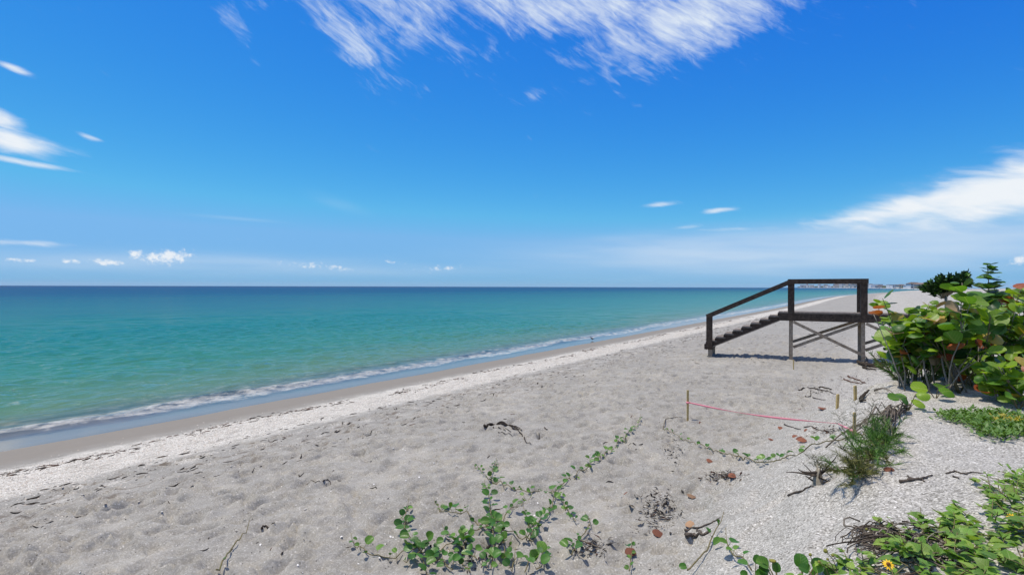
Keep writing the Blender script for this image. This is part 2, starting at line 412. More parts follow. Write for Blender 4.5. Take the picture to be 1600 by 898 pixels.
# sea
def sea_material():
    m, t, p, o = material('sea_water'); pos = position(t); sh = attr(t, 'shore')
    dist = (sh*-1.0-12.0).max(0.5)
    lg = dist.op('LOGARITHM', 10.0)                     # 0..4
    nb = noise(t, pos, .03, 4, .6); nb2 = noise(t, pos, .25, 4, .6)
    fac = (lg+(nb-.5)*.5+(nb2-.5)*.20)*.25
    c = ramp(t, fac, [(.08, (.180, .175, .100)), (.17, (.105, .195, .100)), (.27, (.034, .190, .120)), (.37, (.007, .160, .135)), (.48, (.003, .112, .146)),
                      (.59, (.002, .066, .145)), (.78, (.002, .048, .132)), (1.0, (.002, .038, .115))])
    p.inputs['Base Color'].default_value = (0, 0, 0, 1)
    df = t.nodes.new('ShaderNodeBsdfDiffuse'); setin(t, df.inputs['Color'], c)
    gs_ = t.nodes.new('ShaderNodeBsdfGlossy'); fw = t.nodes.new('ShaderNodeFresnel'); fw.inputs['IOR'].default_value = 1.34
    sx = t.nodes.new('ShaderNodeVectorRotate'); sx.inputs['Angle'].default_value = TH; sx.rotation_type = 'Z_AXIS'
    t.links.new(pos, sx.inputs['Vector']); a, b, z = xyz(t, sx.outputs[0])
    h = noise(t, combine(t, a*1.0, b*.5), 3.4, 5, .62, .4)*.17+noise(t, combine(t, a, b*.5), .8, 4, .55, .3)*.36+noise(t, combine(t, a, b*.45), .12, 5, .65, .2)*1.5
    calm = (sh*-1.0).sm(14.2, 16.8)
    nb_ = bump(t, h*calm, 1.0, .62)
    for nd in (df, gs_, fw): setin(t, nd.inputs['Normal'], nb_)
    setin(t, gs_.inputs['Roughness'], 0.04+lg.sm(1.0, 2.6)*.12)
    ws_ = t.nodes.new('ShaderNodeMixShader'); setin(t, ws_.inputs[0], X(t, fw.outputs[0]).min(.62-lg.sm(.6, 2.6)*.47))
    t.links.new(df.outputs[0], ws_.inputs[1]); t.links.new(gs_.outputs[0], ws_.inputs[2])
    # foam where the ripple breaks on the sand
    n1 = noise(t, combine(t, a*1.0, b*.7), 3.2, 7, .68, .4); n2 = noise(t, combine(t, a*.6, b*.22), .7, 4, .6)
    e = sh+(n2-.5)*2.3
    line = e.sm(-16.3, -14.8)*(1.0-e.sm(-14.55, -14.25))
    out = e.sm(-21, -15.5)*(1.0-e.sm(-14.6, -14.3))
    lace = noise(t, combine(t, a*1.0, b*.55), 7.5, 6, .72, .8)
    foam = (((line*.58+n1*1.6+lace*.9-1.58)*1.6).sat()*.72).max(((out*.50+n1*1.2+lace*.7-1.42)*1.4).sat()*.42)
    edge = (sh+(n2-.5)*.5).sm(-13.75, -13.5)*(1.0-(sh+(n2-.5)*.5).sm(-13.45, -13.3))*.0
    foamf = foam.max(edge)
    p2 = t.nodes.new('ShaderNodeBsdfPrincipled'); p2.inputs['Base Color'].default_value = (.68, .64, .55, 1); p2.inputs['Roughness'].default_value = .7
    setin(t, p2.inputs['Normal'], bump(t, n1, .35, .02))
    tr = t.nodes.new('ShaderNodeBsdfTransparent'); gl = t.nodes.new('ShaderNodeBsdfGlossy'); gl.inputs['Roughness'].default_value = .09
    # thin film of water over the sand: clear below, mirror of the sky above
    fr = t.nodes.new('ShaderNodeFresnel'); fr.inputs['IOR'].default_value = 1.5
    film = t.nodes.new('ShaderNodeMixShader'); t.links.new(fr.outputs[0], film.inputs[0]); t.links.new(tr.outputs[0], film.inputs[1]); t.links.new(gl.outputs[0], film.inputs[2])
    tr.inputs['Color'].default_value = (.92, .95, .98, 1)
    body = (sh*-1.0+(n2-.5)*.8).sm(14.2, 17.5)*.97
    m1 = t.nodes.new('ShaderNodeMixShader'); setin(t, m1.inputs[0], body); t.links.new(film.outputs[0], m1.inputs[1]); t.links.new(ws_.outputs[0], m1.inputs[2])
    m2 = t.nodes.new('ShaderNodeMixShader'); setin(t, m2.inputs[0], foamf); t.links.new(m1.outputs[0], m2.inputs[1]); t.links.new(p2.outputs[0], m2.inputs[2])
    t.links.new(m2.outputs[0], o.inputs[0])
    return m
def build_sea():
    ws = axis(-8200, -42, -12.9, -12.8, .12, 1.032, 1.0)
    wt = axis(-8200, 1.5, 42, 8200, .12, 1.09, 1.03)
    A, B = np.meshgrid(ws, wt, indexing='ij')
    sp = np.maximum(np.gradient(ws)[:, None], np.gradient(wt)[None, :])
    z = np.zeros_like(A); r2 = np.random.default_rng(3)
    shal = np.clip((-A-14.3)/6, 0.0, 1)
    for k in range(46):
        lam = .45*(1.07**k)*r2.uniform(.9, 1.1); ang = r2.normal(0, .55); amp = .0085*lam**.45*r2.uniform(.6, 1.2)*(1 if lam < 1.6 else .55)
        kk = 2*math.pi/lam; ph = kk*(A*math.cos(ang)+B*math.sin(ang))+r2.uniform(0, 6.28)+1.6*vnoise(A, B, .12/lam**.5, k)*2
        vis = np.clip(lam/(3.0*sp)-1, 0, 1)
        z += amp*vis*shal*np.sin(ph)
    wob = (vnoise(B, B*0, .35, 3)-.5)*.9+(vnoise(B, B*0, 1.3, 4)-.5)*.3
    z += .050*np.exp(-((A+15.15+wob)/.42)**2)*(.5+vnoise(B, A*0, .25, 6))*np.clip(.6/sp, 0, 1)      # little breaker
    z += .05*np.exp(-((A+18.6+wob)/.7)**2)*vnoise(B, A*0, .12, 9)*np.clip(.6/sp, 0, 1)
    z += .012*np.clip((A+14.4)/.6, 0, 1)*vnoise(B, A, .9, 2)-.004
    fade = np.clip(1+A/900, 0, 1)
    x, y = xy(A+curve(B)*fade, B)
    return sheet('sea', x, y, z, A)
sea = link('sea', build_sea()); sea.data.materials.append(sea_material())
tag(sea, 'calm turquoise sea deepening to blue at the horizon', 'sea', kind='structure')

# ------------------------------------------------------------------ materials for things
M = {}
M['dark_wood'] = simple('dark_wood', (.024, .015, .010), (.082, .055, .038), 14, .75, .3, .004)
M['grey_wood'] = simple('grey_wood', (.20, .148, .10), (.38, .30, .22), 11, .9, .5, .006)
M['tread_wood'] = simple('tread_wood', (.12, .092, .07), (.23, .19, .155), 13, .85, .4, .004)
M['stake_wood'] = simple('stake_wood', (.42, .30, .11), (.58, .44, .20), 30, .8, .3, .003)
M['drift'] = simple('driftwood', (.045, .034, .026), (.14, .11, .085), 25, .95, .6, .006)
M['drift_pale'] = simple('driftwood_pale', (.22, .19, .14), (.40, .35, .27), 25, .95, .6, .006)
M['wrack'] = simple('wrack', (.020, .015, .011), (.060, .043, .030), 30, .95, .4, .004)
M['wrack_red'] = simple('wrack_red', (.07, .030, .018), (.13, .060, .036), 30, .95, .4, .004)
M['dry_leaf'] = simple('dry_leaf', (.13, .042, .022), (.21, .080, .042), 18, .8, .3, .004, vary=.5)
M['tan_leaf'] = simple('tan_leaf', (.25, .14, .075), (.34, .21, .12), 18, .8, .3, .004, vary=.5)
M['shell'] = simple('shell', (.66, .62, .56), (.82, .79, .74), 40, .5, .3, .002)
M['chip_a'] = simple('shell_chip', (.52, .46, .38), (.70, .64, .55), 9, .7, .1, .002)
M['chip_b'] = simple('shell_chip_cream', (.42, .34, .26), (.58, .49, .39), 9, .7, .1, .002)
M['chip_c'] = simple('shell_chip_grey', (.20, .18, .16), (.34, .31, .28), 9, .7, .1, .002)
M['vine_stem'] = simple('vine_stem', (.13, .12, .040), (.20, .15, .07), 30, .6, .2, .002)
M['dry_stem'] = simple('dry_stem', (.09, .070, .050), (.19, .155, .115), 30, .9, .3, .002)
M['bark'] = simple('bark', (.17, .14, .105), (.32, .275, .215), 22, .9, .5, .004)
M['red_stem'] = simple('green_stem', (.10, .085, .035), (.16, .12, .055), 22, .7, .3, .002)
M['petal'] = simple('petal', (.80, .46, .015), (.86, .55, .03), 30, .6, .1, .001)
M['disc'] = simple('flower_disc', (.10, .035, .01), (.25, .09, .02), 90, .9, .5, .002)
M['bud'] = simple('bud', (.16, .17, .030), (.30, .25, .05), 60, .8, .4, .002)
M['bird_dark'] = simple('bird_dark', (.03, .028, .025), (.07, .06, .05), 60, .9, .2, .002)
M['bird_pale'] = simple('bird_pale', (.40, .38, .35), (.55, .53, .50), 60, .9, .2, .002)
def ribbon_mat():
    m, t, p, o = material('pink_ribbon')
    n = noise(t, t.nodes.new('ShaderNodeTexCoord').outputs['Object'], 40, 3)
    setin(t, p.inputs['Base Color'], mix(t, n, (.80, .20, .26), (.86, .32, .37))); p.inputs['Roughness'].default_value = .45
    return m
M['ribbon'] = ribbon_mat()
def leaf_mat(name, a, b, vein, vamt=.5, trans=.36, rough=.42, spots=None, vary=.45):
    m, t, p, o = material(name)
    tc = t.nodes.new('ShaderNodeTexCoord').outputs['UV']
    u, v, _ = xyz(t, tc); v = (v-.5).abs()
    rnd = objrand(t); n = noise(t, combine(t, u, v, rnd*30.0), 3.2, 4, .6)
    c = mix(t, (n*.8+rnd*.5-.15).sat(), a, b)
    side = ((u-v*.75)*5.2).op('FRACT'); side = ((side-.5).abs()).sm(.10, .02)*(1.0-v.sm(.36, .47))
    vm = (v.sm(.035, .008)).max(side*.6)*vamt
    c = mix(t, vm.sat(), c, vein)
    if spots: c = mix(t, (noise(t, combine(t, u, v, rnd*9.0), 5, 4, .7).sm(.55, .7)*.8).sat(), c, spots)
    h = t.nodes.new('ShaderNodeHueSaturation'); setin(t, h.inputs['Color'], c); setin(t, h.inputs['Value'], rnd*vary+(1-vary*.5))
    c = h.outputs[0]
    setin(t, p.inputs['Base Color'], c); p.inputs['Roughness'].default_value = rough; p.inputs['Specular IOR Level'].default_value = .4
    setin(t, p.inputs['Normal'], bump(t, vm*-1.0+n*.3, .35, .01))
    tl = t.nodes.new('ShaderNodeBsdfTranslucent'); g = mix(t, 1.0, c, (1.7, 1.7, .6), 'MULTIPLY'); setin(t, tl.inputs[0], g)
    ms = t.nodes.new('ShaderNodeMixShader'); ms.inputs[0].default_value = trans
    t.links.new(p.outputs[0], ms.inputs[1]); t.links.new(tl.outputs[0], ms.inputs[2]); t.links.new(ms.outputs[0], o.inputs[0])
    return m
VN = (.30, .36, .12)
M['sg_green'] = leaf_mat('sea_grape_leaf_green', (.050, .145, .014), (.105, .225, .022), VN)
M['sg_lime'] = leaf_mat('sea_grape_leaf_lime', (.150, .270, .015), (.235, .35, .026), (.42, .46, .17))
M['sg_dark'] = leaf_mat('sea_grape_leaf_dark', (.022, .070, .014), (.048, .112, .022), (.17, .20, .08))
M['sg_yellow'] = leaf_mat('sea_grape_leaf_yellow', (.34, .30, .035), (.44, .30, .05), (.50, .40, .14), spots=(.30, .11, .03))
M['sg_red'] = leaf_mat('sea_grape_leaf_red', (.26, .045, .020), (.34, .10, .035), (.42, .20, .09), spots=(.13, .05, .025))
M['sg_brown'] = leaf_mat('sea_grape_leaf_brown', (.33, .22, .13), (.42, .31, .20), (.28, .17, .09), trans=.1, rough=.8)
M['vine_leaf'] = leaf_mat('vine_leaf', (.028, .105, .010), (.060, .165, .016), (.14, .23, .05), .5, .22, .38)
M['vine_leaf_b'] = leaf_mat('vine_leaf_lime', (.060, .160, .014), (.11, .22, .026), (.30, .38, .12), .5, .25, .38)
M['sun_leaf'] = leaf_mat('sunflower_leaf', (.085, .200, .022), (.170, .300, .034), (.26, .36, .10), .5, .28, .5)
M['sun_leaf_b'] = leaf_mat('sunflower_leaf_pale', (.16, .27, .035), (.23, .33, .05), (.36, .42, .14), .5, .28, .5)
M['cover_leaf'] = leaf_mat('ground_cover_leaf', (.085, .200, .025), (.190, .300, .045), (.2, .3, .08), .1, .2, .5)
M['cover_yellow'] = leaf_mat('ground_cover_yellow', (.45, .38, .04), (.55, .45, .05), (.4, .4, .1), .1, .2, .5)
M['needle'] = simple('needle', (.065, .160, .018), (.125, .235, .030), 7, .6, .1, .002)
M['needle_olive'] = simple('needle_olive', (.115, .125, .030), (.19, .18, .05), 7, .7, .1, .002)
M['needle_grey'] = simple('needle_grey', (.13, .13, .075), (.20, .19, .12), 7, .8, .1, .002)
M['dark_leaf'] = simple('dark_leaf', (.018, .045, .014), (.040, .085, .022), 7, .55, .1, .002)

# ------------------------------------------------------------------ leaf templates (unit length along +x, normal +z)
def leaf_mesh(name, outline, mats, cup=.1, fold=.1, wave=.03, seed=0):
    """outline: list of (x, halfwidth); built as two curved halves on a midrib"""
    r = random.Random(seed); vs = []; fs = []; uv = []
    n = len(outline)
    for i, (x, w) in enumerate(outline):
        zmid = -cup*(x-.4)**2*1.5
        for k, q in enumerate((-1, -.55, 0, .55, 1)):
            y = q*w; z = zmid+fold*abs(y)-cup*.9*y*y*2+(r.uniform(-wave, wave) if abs(q) == 1 else 0)
            vs.append((x-abs(q)*0.0, y, z)); uv.append((x, .5+y))
    for i in range(n-1):
        for k in range(4): fs.append((i*5+k, (i+1)*5+k, (i+1)*5+k+1, i*5+k+1))
    me = bpy.data.meshes.new(name); me.from_pydata(vs, [], fs)
    l = me.uv_layers.new(name='UVMap')
    for lp in me.loops: l.data[lp.index].uv = uv[lp.vertex_index]
    me.polygons.foreach_set('use_smooth', [True]*len(fs))
    for m in mats if isinstance(mats, list) else [mats]: me.materials.append(m)
    me.update(); return me
def rnd_outline(n, pw=.5, notch=0.0):
    o = []
    for i in range(n):
        a = math.pi*i/(n-1); x = .5-.5*math.cos(a); w = pw*math.sin(a)**.9
        if i == 0: w = pw*.14
        if i == n-1: w = pw*.10
        o.append((x, w))
    return o
OUT_GRAPE = rnd_outline(8, .55)
OUT_VINE = [(0, .08), (.08, .34), (.25, .47), (.5, .50), (.75, .44), (.93, .26), (.98, .06)]
OUT_SUN = [(0, .03), (.10, .24), (.22, .36), (.32, .31), (.45, .30), (.6, .20), (.8, .11), (1.0, .01)]
GR = {k: [leaf_mesh('leaf', OUT_GRAPE, M[k], c, f, .035, i) for i, (c, f) in enumerate(((.25, .05), (.05, .28), (.5, -.1), (-.25, .35)))]
      for k in ('sg_green', 'sg_lime', 'sg_dark', 'sg_yellow', 'sg_red', 'sg_brown')}
VL = [leaf_mesh('leaf', OUT_VINE, M[k], .10, f, .02, i) for i, (k, f) in enumerate((('vine_leaf', .55), ('vine_leaf', .35), ('vine_leaf_b', .5)))]
SL = [leaf_mesh('leaf', OUT_SUN, M[k], .25, f, .02, i) for i, (k, f) in enumerate((('sun_leaf', .2), ('sun_leaf', .4), ('sun_leaf_b', .25)))]
def frame(d, nrm):
    d = Vector(d).normalized(); n = Vector(nrm); y = n.cross(d)
    if y.length < 1e-4: y = Vector((1, 0, 0)).cross(d)
    y.normalize(); z = d.cross(y)
    return Matrix((d, y, z)).transposed()
def leaf(parent, me, loc, d, nrm, size, wid=1.0, name='leaf'):
    o = link(name, me, parent)
    m = frame(d, nrm).to_4x4() @ Matrix.Diagonal((size, size*wid, size, 1)); m.translation = Vector(loc)-parent.location
    o.matrix_local = m; return o

# ------------------------------------------------------------------ boardwalk stairs
def stairs():
    P0 = at(1236, 561.5); P0 = Vector((P0.x, P0.y, 0))
    A = Vector((.905, -.425, 0)).normalized(); B = Vector((.425, .905, 0)).normalized(); Z = Vector((0, 0, 1))
    d0 = P0.y
    deck = EYE-(485-446.4)/F*d0; rail = EYE+(446.4-434.8)/F*d0
    root = empty('beach_stairs', on(P0.x, P0.y), 'dark brown wooden stairs and raised landing standing on the sand', 'stairs')
    O = root.location.copy()
    def part(name, mb, m, parent=root): return mb.build(name, m, parent, smooth=False)
    def P(a, b, z): return P0+A*a+B*b+Z*z-O
    def beam(name, p, q, w, h, m, parent=root):
        """plank from p to q, w across (along B), h deep"""
        d = q-p; L = d.length; d.normalize(); side = B.copy(); up = side.cross(d)
        if abs(d.z) > .95: up = A.copy()
        b = MB(); b.box((p+q)/2, d*(L/2), side*(w/2), up*(h/2)); return part(name, b, m, parent)
    WID = .92; LAND = 5.2; STEP_A, STEP_Z = .268, .123; NS = 8
    gl = lambda a, b: gz((P0+A*a+B*b).x, (P0+A*a+B*b).y)
    # deck boards run across the walk
    a = -.36; k = 0
    while a < LAND:
        b = MB(); b.box(P(a+.068, WID/2, deck-.019+random.uniform(-.002, .002)), A*.066, B*(WID/2+.05), Z*.019)
        part('deck_board', b, M['tread_wood']); a += .14
    for b_ in (-.02, WID+.02): beam('fascia_board', P(-.352, b_, deck-.155), P(LAND, b_, deck-.155), .045, .228, M['dark_wood'])
    for a_ in (1.0, 2.0, 3.4): beam('joist', P(a_, .01, deck-.13), P(a_, WID-.01, deck-.13), .04, .16, M['dark_wood']) if False else None
    # legs
    for a_, nm in ((0.0, 0), (1.93, 1), (3.9, 2)):
        for b_, off in ((.04, 0), (WID-.04, 0)):
            g = gl(a_, b_)-.35
            beam('leg', P(a_+random.uniform(-.015, .015), b_, g), P(a_, b_, deck-.04), .10, .10, M['grey_wood'])
    # crossed braces
    for a0, a1 in ((0.06, 1.88), (2.0, 3.86)):
        lo = lambda a_: gl(a_, 0)
        beam('brace', P(a0, -.045, deck-.30), P(a1, -.045, deck-1.22), .04, .085, M['grey_wood'])
        beam('brace', P(a0, .115, deck-1.10), P(a1, .115, deck-.30), .04, .085, M['grey_wood'])
        beam('brace', P(a0, WID+.045, deck-1.00), P(a1, WID+.045, deck-.27), .04, .085, M['grey_wood'])
    # guard posts and rails of the landing
    for a_, b_ in ((0.0, .0), (1.95, .0), (0.0, WID), (1.95, WID)):
        beam('rail_post', P(a_, b_-.0, deck-.26), P(a_, b_, rail-.045), .10, .18, M['dark_wood'])
    beam('hand_rail', P(-.10, 0, rail-.05), P(2.06, 0, rail-.05+.012), .15, .145, M['dark_wood'])
    beam('hand_rail', P(-.06, WID, rail-.052), P(2.06, WID, rail-.042), .15, .140, M['dark_wood'])
    beam('hand_rail', P(1.96, .08, rail-.054), P(1.96, WID-.08, rail-.054), .10, .10, M['dark_wood'])  if False else None
    # flight of steps
    aL = -.30-NS*STEP_A
    for i in range(1, NS+1):
        z = deck-i*STEP_Z; ac = -.36-(i-.5)*STEP_A+.02
        b = MB(); b.box(P(ac, WID/2, z-.022), A*(STEP_A/2+.012), B*(WID/2+.012), Z*.0205); part('tread', b, M['tread_wood'])
        b = MB(); b.box(P(ac+STEP_A/2-.03, WID/2, z+STEP_Z/2-.034), A*.014, B*(WID/2-.03), Z*(STEP_Z/2-.012)); part('riser', b, M['dark_wood'])
    def notched(b_):
        prof = []; dz = .215
        for i in range(1, NS+1):
            a1 = -.36-(i-1)*STEP_A+.02; z = deck-i*STEP_Z-.042; prof += [(a1, z), (a1-STEP_A, z)]
        low = [(-.33, deck-.16-.10), (aL-.10, deck-.16-.10-STEP_Z/STEP_A*(-.33-aL+.10))]
        prof = [(-.33, deck-.05)]+prof+[(aL-.10, prof[-1][1])]
        top = prof; m = MB(); vs = []; fs = []
        for a_, z in top:                                  # columns: top edge and the straight lower edge
            zl = low[0][1]+(low[1][1]-low[0][1])*(a_-low[0][0])/(low[1][0]-low[0][0])
            for o_ in (-.025, .025): vs += [P(a_, b_+o_, z), P(a_, b_+o_, min(zl, z-.01))]
        for k in range(len(top)-1):
            q = k*4; n_ = q+4
            fs += [(q, q+1, n_+1, n_), (q+2, n_+2, n_+3, q+3), (q, n_, n_+2, q+2), (q+1, q+3, n_+3, n_+1)]
        fs += [(0, 2, 3, 1), (len(vs)-4, len(vs)-3, len(vs)-1, len(vs)-2)]
        m.add(vs, fs); part('stringer', m, M['dark_wood'])
        t0 = P(low[0][0], b_, low[0][1]-.014); t1 = P(low[1][0], b_, low[1][1]-.014)
        beam('stringer_trim', t1, t0, .062, .026, M['grey_wood'])
    for b_ in (.045, WID-.045): notched(b_)
    nx = aL+.02; zb = deck-.20-STEP_Z/STEP_A*(-.33-nx)
    slope = STEP_Z/STEP_A
    ztop = rail-.05-slope*(0-nx)-.02
    beam('newel_post', P(nx, -.03, zb-.06), P(nx, -.03, ztop+.02), .10, .19, M['dark_wood'])
    beam('hand_rail', P(nx-.085, -.03, ztop-.02), P(-.02, -.03, rail-.055), .13, .14, M['dark_wood'])
    b = MB(); b.box(P(nx-.03, WID/2, zb-.03), A*.13, B*(WID/2+.04), Z*.085); part('bottom_block', b, M['dark_wood'])
    for b_ in (.03, WID-.03):
        beam('foot', P(nx+.02, b_, gl(nx, b_)-.25), P(nx+.02, b_, zb-.10), .10, .13, M['grey_wood'])
    return root
stairs()

# ------------------------------------------------------------------ stakes and ribbon
def stake(px, py, h, w, label, lean=(0, 0), pointed=True):
    p = at(px, py); b = MB(); lx, ly = lean
    top = Vector((lx, ly, h)); n = 4; vs = []
    r = Matrix.Rotation(random.uniform(-.3, .3), 3, 'Z')
    for z, k in ((-.12, .8), (h*.5, 1), (h-.012, 1), (h, .78)):
        for q in ((-1, -1), (1, -1), (1, 1), (-1, 1)):
            vs.append(r @ Vector((q[0]*w/2*k, q[1]*w*.32*k, 0))+Vector((lx*z/h, ly*z/h, z)))
    fs = [(i*4+k, i*4+(k+1) % 4, (i+1)*4+(k+1) % 4, (i+1)*4+k) for i in range(3) for k in range(4)]+[(12, 13, 14, 15), (3, 2, 1, 0)]
    b.add(vs, fs); o = b.build('survey_stake', M['stake_wood'], smooth=False); o.location = p
    tag(o, label, 'stake'); return p
sA = stake(1074.5, 657, .52, .034, 'tall thin wooden stake with pink tape tied to it')
stake(1308, 638, .20, .036, 'short flat wooden stake on open sand near the pink tape', (.01, 0))
stake(1336.5, 625, .20, .036, 'short flat wooden stake beside dark wrack on the sand', (-.005, 0))
sD = stake(1335, 681, .235, .026, 'thin wooden stake behind the needle-leaved shrub')
stake(1240, 577, .27, .028, 'tiny thin stake in front of the stair landing', (-.004, 0))
def ribbon():
    p = sA+Vector((.02, -.012, .31)); q = at(1309, 668)+Vector((0, 0, .05)); e = sD+Vector((0, -.03, .04))
    pts = []
    for i in range(27):
        f = i/26; v = p.lerp(q, f); v.z -= .045*math.sin(math.pi*f); v.z = max(v.z, gz(v.x, v.y)+.015); pts.append(v)
    for i in range(1, 6): v = q.lerp(e, i/5); v.z = max(v.z, gz(v.x, v.y)+.02); pts.append(v)
    b = MB(); vs = []; fs = []
    for i, v in enumerate(pts):
        a = .9+.5*math.sin(i*.45); side = Vector((0, -math.cos(a), math.sin(a)))*.014
        for sgn, off in ((1, 0), (-1, 0)): vs.append(v+side*sgn-p)
    for i in range(len(pts)-1): fs.append((2*i, 2*i+1, 2*i+3, 2*i+2))
    b.add(vs, fs); b.tube([Vector((-.02, 0, -.01)), Vector((-.02, .0, .012))], .034, 6)
    o = b.build('marking_tape', M['ribbon']); o.location = p
    tag(o, 'pink plastic tape stretched low over sand from stake', 'tape')
    so = o.modifiers.new('thick', 'SOLIDIFY'); so.thickness = .001
ribbon()

# ------------------------------------------------------------------ sea grape shrubs
def bez(p, d, L, n, droop=0.0, wob=.15, rr=random):
    pts = [Vector(p)]; d = Vector(d).normalized()
    for i in range(n):
        d = (d+Vector((rr.uniform(-wob, wob), rr.uniform(-wob, wob), rr.uniform(-wob, wob)-droop))).normalized()
        pts.append(pts[-1]+d*(L/n))
    return pts
def pick_grape(rr, hgt):
    r = rr.random()
    if r < .075: k = 'sg_yellow'
    elif r < .11: k = 'sg_red'
    elif r < .14: k = 'sg_brown'
    elif hgt > .55: k = rr.choice(['sg_lime', 'sg_green', 'sg_green', 'sg_lime', 'sg_lime', 'sg_dark'])
    else: k = rr.choice(['sg_green', 'sg_dark', 'sg_green', 'sg_lime', 'sg_lime'])
    return rr.choice(GR[k])
def sea_grape(base, height, spread, nst, label, seed, lean=(0, 0), lsize=.15, cap=290, low=.22, kind='sea grape'):
    rr = random.Random(seed); root = empty('sea_grape_shrub', base, label, 'shrub', 'sea grape shrubs on the dune edge')
    O = root.location.copy(); tips = []
    for i in range(nst):
        a = 2*math.pi*(i+rr.random()*.7)/nst; out = Vector((math.cos(a), math.sin(a), 0))
        b0 = base+Vector((rr.uniform(-.22, .22), rr.uniform(-.2, .2), 0)); b0.z = gz(b0.x, b0.y)-.04
        d = out*spread*rr.uniform(.15, 1.0)+Vector((lean[0], lean[1], 0))*rr.uniform(.3, 1)+Vector((0, 0, 1))
        L = height*rr.uniform(.62, 1.05)*d.length/1.1
        pts = bez(b0, d, L, 7, -.03, .17, rr)
        mb = MB(); r0 = rr.uniform(.009, .016); mb.tube([p-O for p in pts], [r0*(1-.085*k) for k in range(len(pts))], 5)
        br = [pts]
        for q in range(rr.choice((1, 2, 2))):
            k = rr.randint(2, 5); dd = (pts[k]-pts[k-1]).normalized()+Vector((rr.uniform(-1, 1), rr.uniform(-1, 1), rr.uniform(.0, .5)))*.8
            bp = bez(pts[k], dd, L*rr.uniform(.28, .48), 4, -.03, .15, rr); br.append(bp)
            mb.tube([p-O for p in bp], [r0*.6*(1-.1*j) for j in range(len(bp))], 4)
        mb.build('stem', M['bark'] if rr.random() < .65 else M['red_stem'], root)
        tips += br
    slots = []
    for bi, pts in enumerate(tips):
        tot = sum((pts[k+1]-pts[k]).length for k in range(len(pts)-1)); nL = max(4, int(tot/.062)); flip = 1
        for j in range(nL):
            f = 1-(j/nL)*(.80 if len(pts) > 6 else .95); k = min(int(f*(len(pts)-1)), len(pts)-2); g = f*(len(pts)-1)-k
            p = pts[k].lerp(pts[k+1], g); ax = (pts[k+1]-pts[k]).normalized(); flip = -flip
            if p.z < gz(p.x, p.y)+low*rr.uniform(.4, 1.1): continue
            slots.append((rr.random(), p, ax, flip, f))
    slots.sort(key=lambda q: q[0])
    for _, p, ax, flip, f in slots[:cap]:
        side = ax.cross(Vector((0, 0, 1))); side = side.normalized() if side.length > .05 else Vector((1, 0, 0))
        a = rr.uniform(-.9, .9); out = Matrix.Rotation(a, 3, ax) @ (side*flip)
        d = out+ax*rr.uniform(.0, .6)+Vector((0, 0, rr.uniform(-.25, .35)))
        nr = Vector((0, 0, 1))*rr.uniform(.25, 1.1)+ax*.35+Vector((rr.uniform(-.75, .75), rr.uniform(-.95, .45), rr.uniform(-.2, .3)))
        hg = (p.z-base.z)/height; sz = lsize*rr.uniform(.5, 1.32)
        leaf(root, pick_grape(rr, hg), p+d.normalized()*.02, d, nr, sz, rr.uniform(.9, 1.1))
    return root
bA = at(1424, 606); bB = at(1492, 612); bC = at(1572, 606)
sea_grape(bA, 1.02, .34, 10, 'sea grape shrub leaning over the walkway with big round leaves', 11, (-.10, -.05), .165, 160, .42)
sea_grape(bB, 1.27, .42, 12, 'sea grape shrub with bare upright stems at the dune edge', 12, (.0, .05), .155, 215, .78)
sea_grape(on(bC.x+.1, bC.y+.55), 1.45, .50, 13, 'sea grape shrub holding red and yellow leaves above trailing groundcover', 13, (.05, 0), .155, 250, .6)
sea_grape(on(bB.x+.35, bB.y+1.35), 1.48, .50, 12, 'tall dense sea grape shrub behind the bare-stemmed one', 14, (0, 0), .145, 290)
sea_grape(on(bC.x+1.15, bC.y+.9), 1.55, .55, 12, 'sea grape shrub farthest from the wooden stairs', 15, (-.1, 0), .155, 285)
sea_grape(on(bC.x+.55, bC.y-.55), .62, 1.0, 8, 'low sprawling sea grape with yellowing leaves beside the groundcover', 16, (-.1, 0), .15, 110, .05)
sea_grape(at(1600, 628), .55, 1.1, 9, 'low sea grape spilling over pale sand behind the groundcover', 18, (-.3, 0), .15, 120, .04)
sea_grape(at(1535, 604), .5, .9, 8, 'knee-high sea grape between bare stems and red-leaved shrub', 19, (0, -.1), .14, 90, .05)
def sapling(pix_, label, nl, seed, r0=.013):
    """bare pale stem in front of the thicket, traced bottom to top at the depth of its foot"""
    rr = random.Random(seed); b = at(*pix_[0]); root = empty('bare_sapling', b, label, 'sapling'); pts = []
    for k, (x, y) in enumerate(pix_):
        r = ray(x, y); d = (b.y+.06*k)/r.y; pts.append(Vector((r.x*d, r.y*d, EYE+r.z*d)))
    f = []
    for i in range(len(pts)-1):
        for k in range(4): f.append(pts[i].lerp(pts[i+1], k/4)+Vector((rr.uniform(-.006, .006), rr.uniform(-.006, .006), 0)))
    f.append(pts[-1]); n = len(f); m = MB(); m.tube([v-b for v in [f[0]-Vector((0, 0, .05))]+f[1:]], [r0*(1-.6*i/n) for i in range(n)], 6); m.build('stem', M['bark'], root)
    for k in range(nl):
        q = f[max(0, n-1-(k*2)//3)]; a = rr.uniform(0, 6.28); leaf(root, pick_grape(rr, .9), q, (math.cos(a), math.sin(a)*.6, rr.uniform(-.1, .6)), (rr.uniform(-.5, .5), -.8, 1), rr.uniform(.12, .19))
sapling([(1453, 613), (1444, 575), (1440, 540), (1438, 512)], 'pale bare stem standing in front of the sea grape thicket', 6, 1)
sapling([(1486, 612), (1484, 565), (1488, 525), (1482, 490)], 'straight dark-footed stem with a leafy top at the thicket edge', 8, 2, .017)
sapling([(1416, 611), (1398, 570), (1382, 530), (1365, 491)], 'long leafless twig leaning across the walkway', 0, 3, .009)
sapling([(1406, 590), (1392, 552), (1377, 520)], 'short leaning stem with red-tinted leaves beside the stair leg', 6, 6, .008)
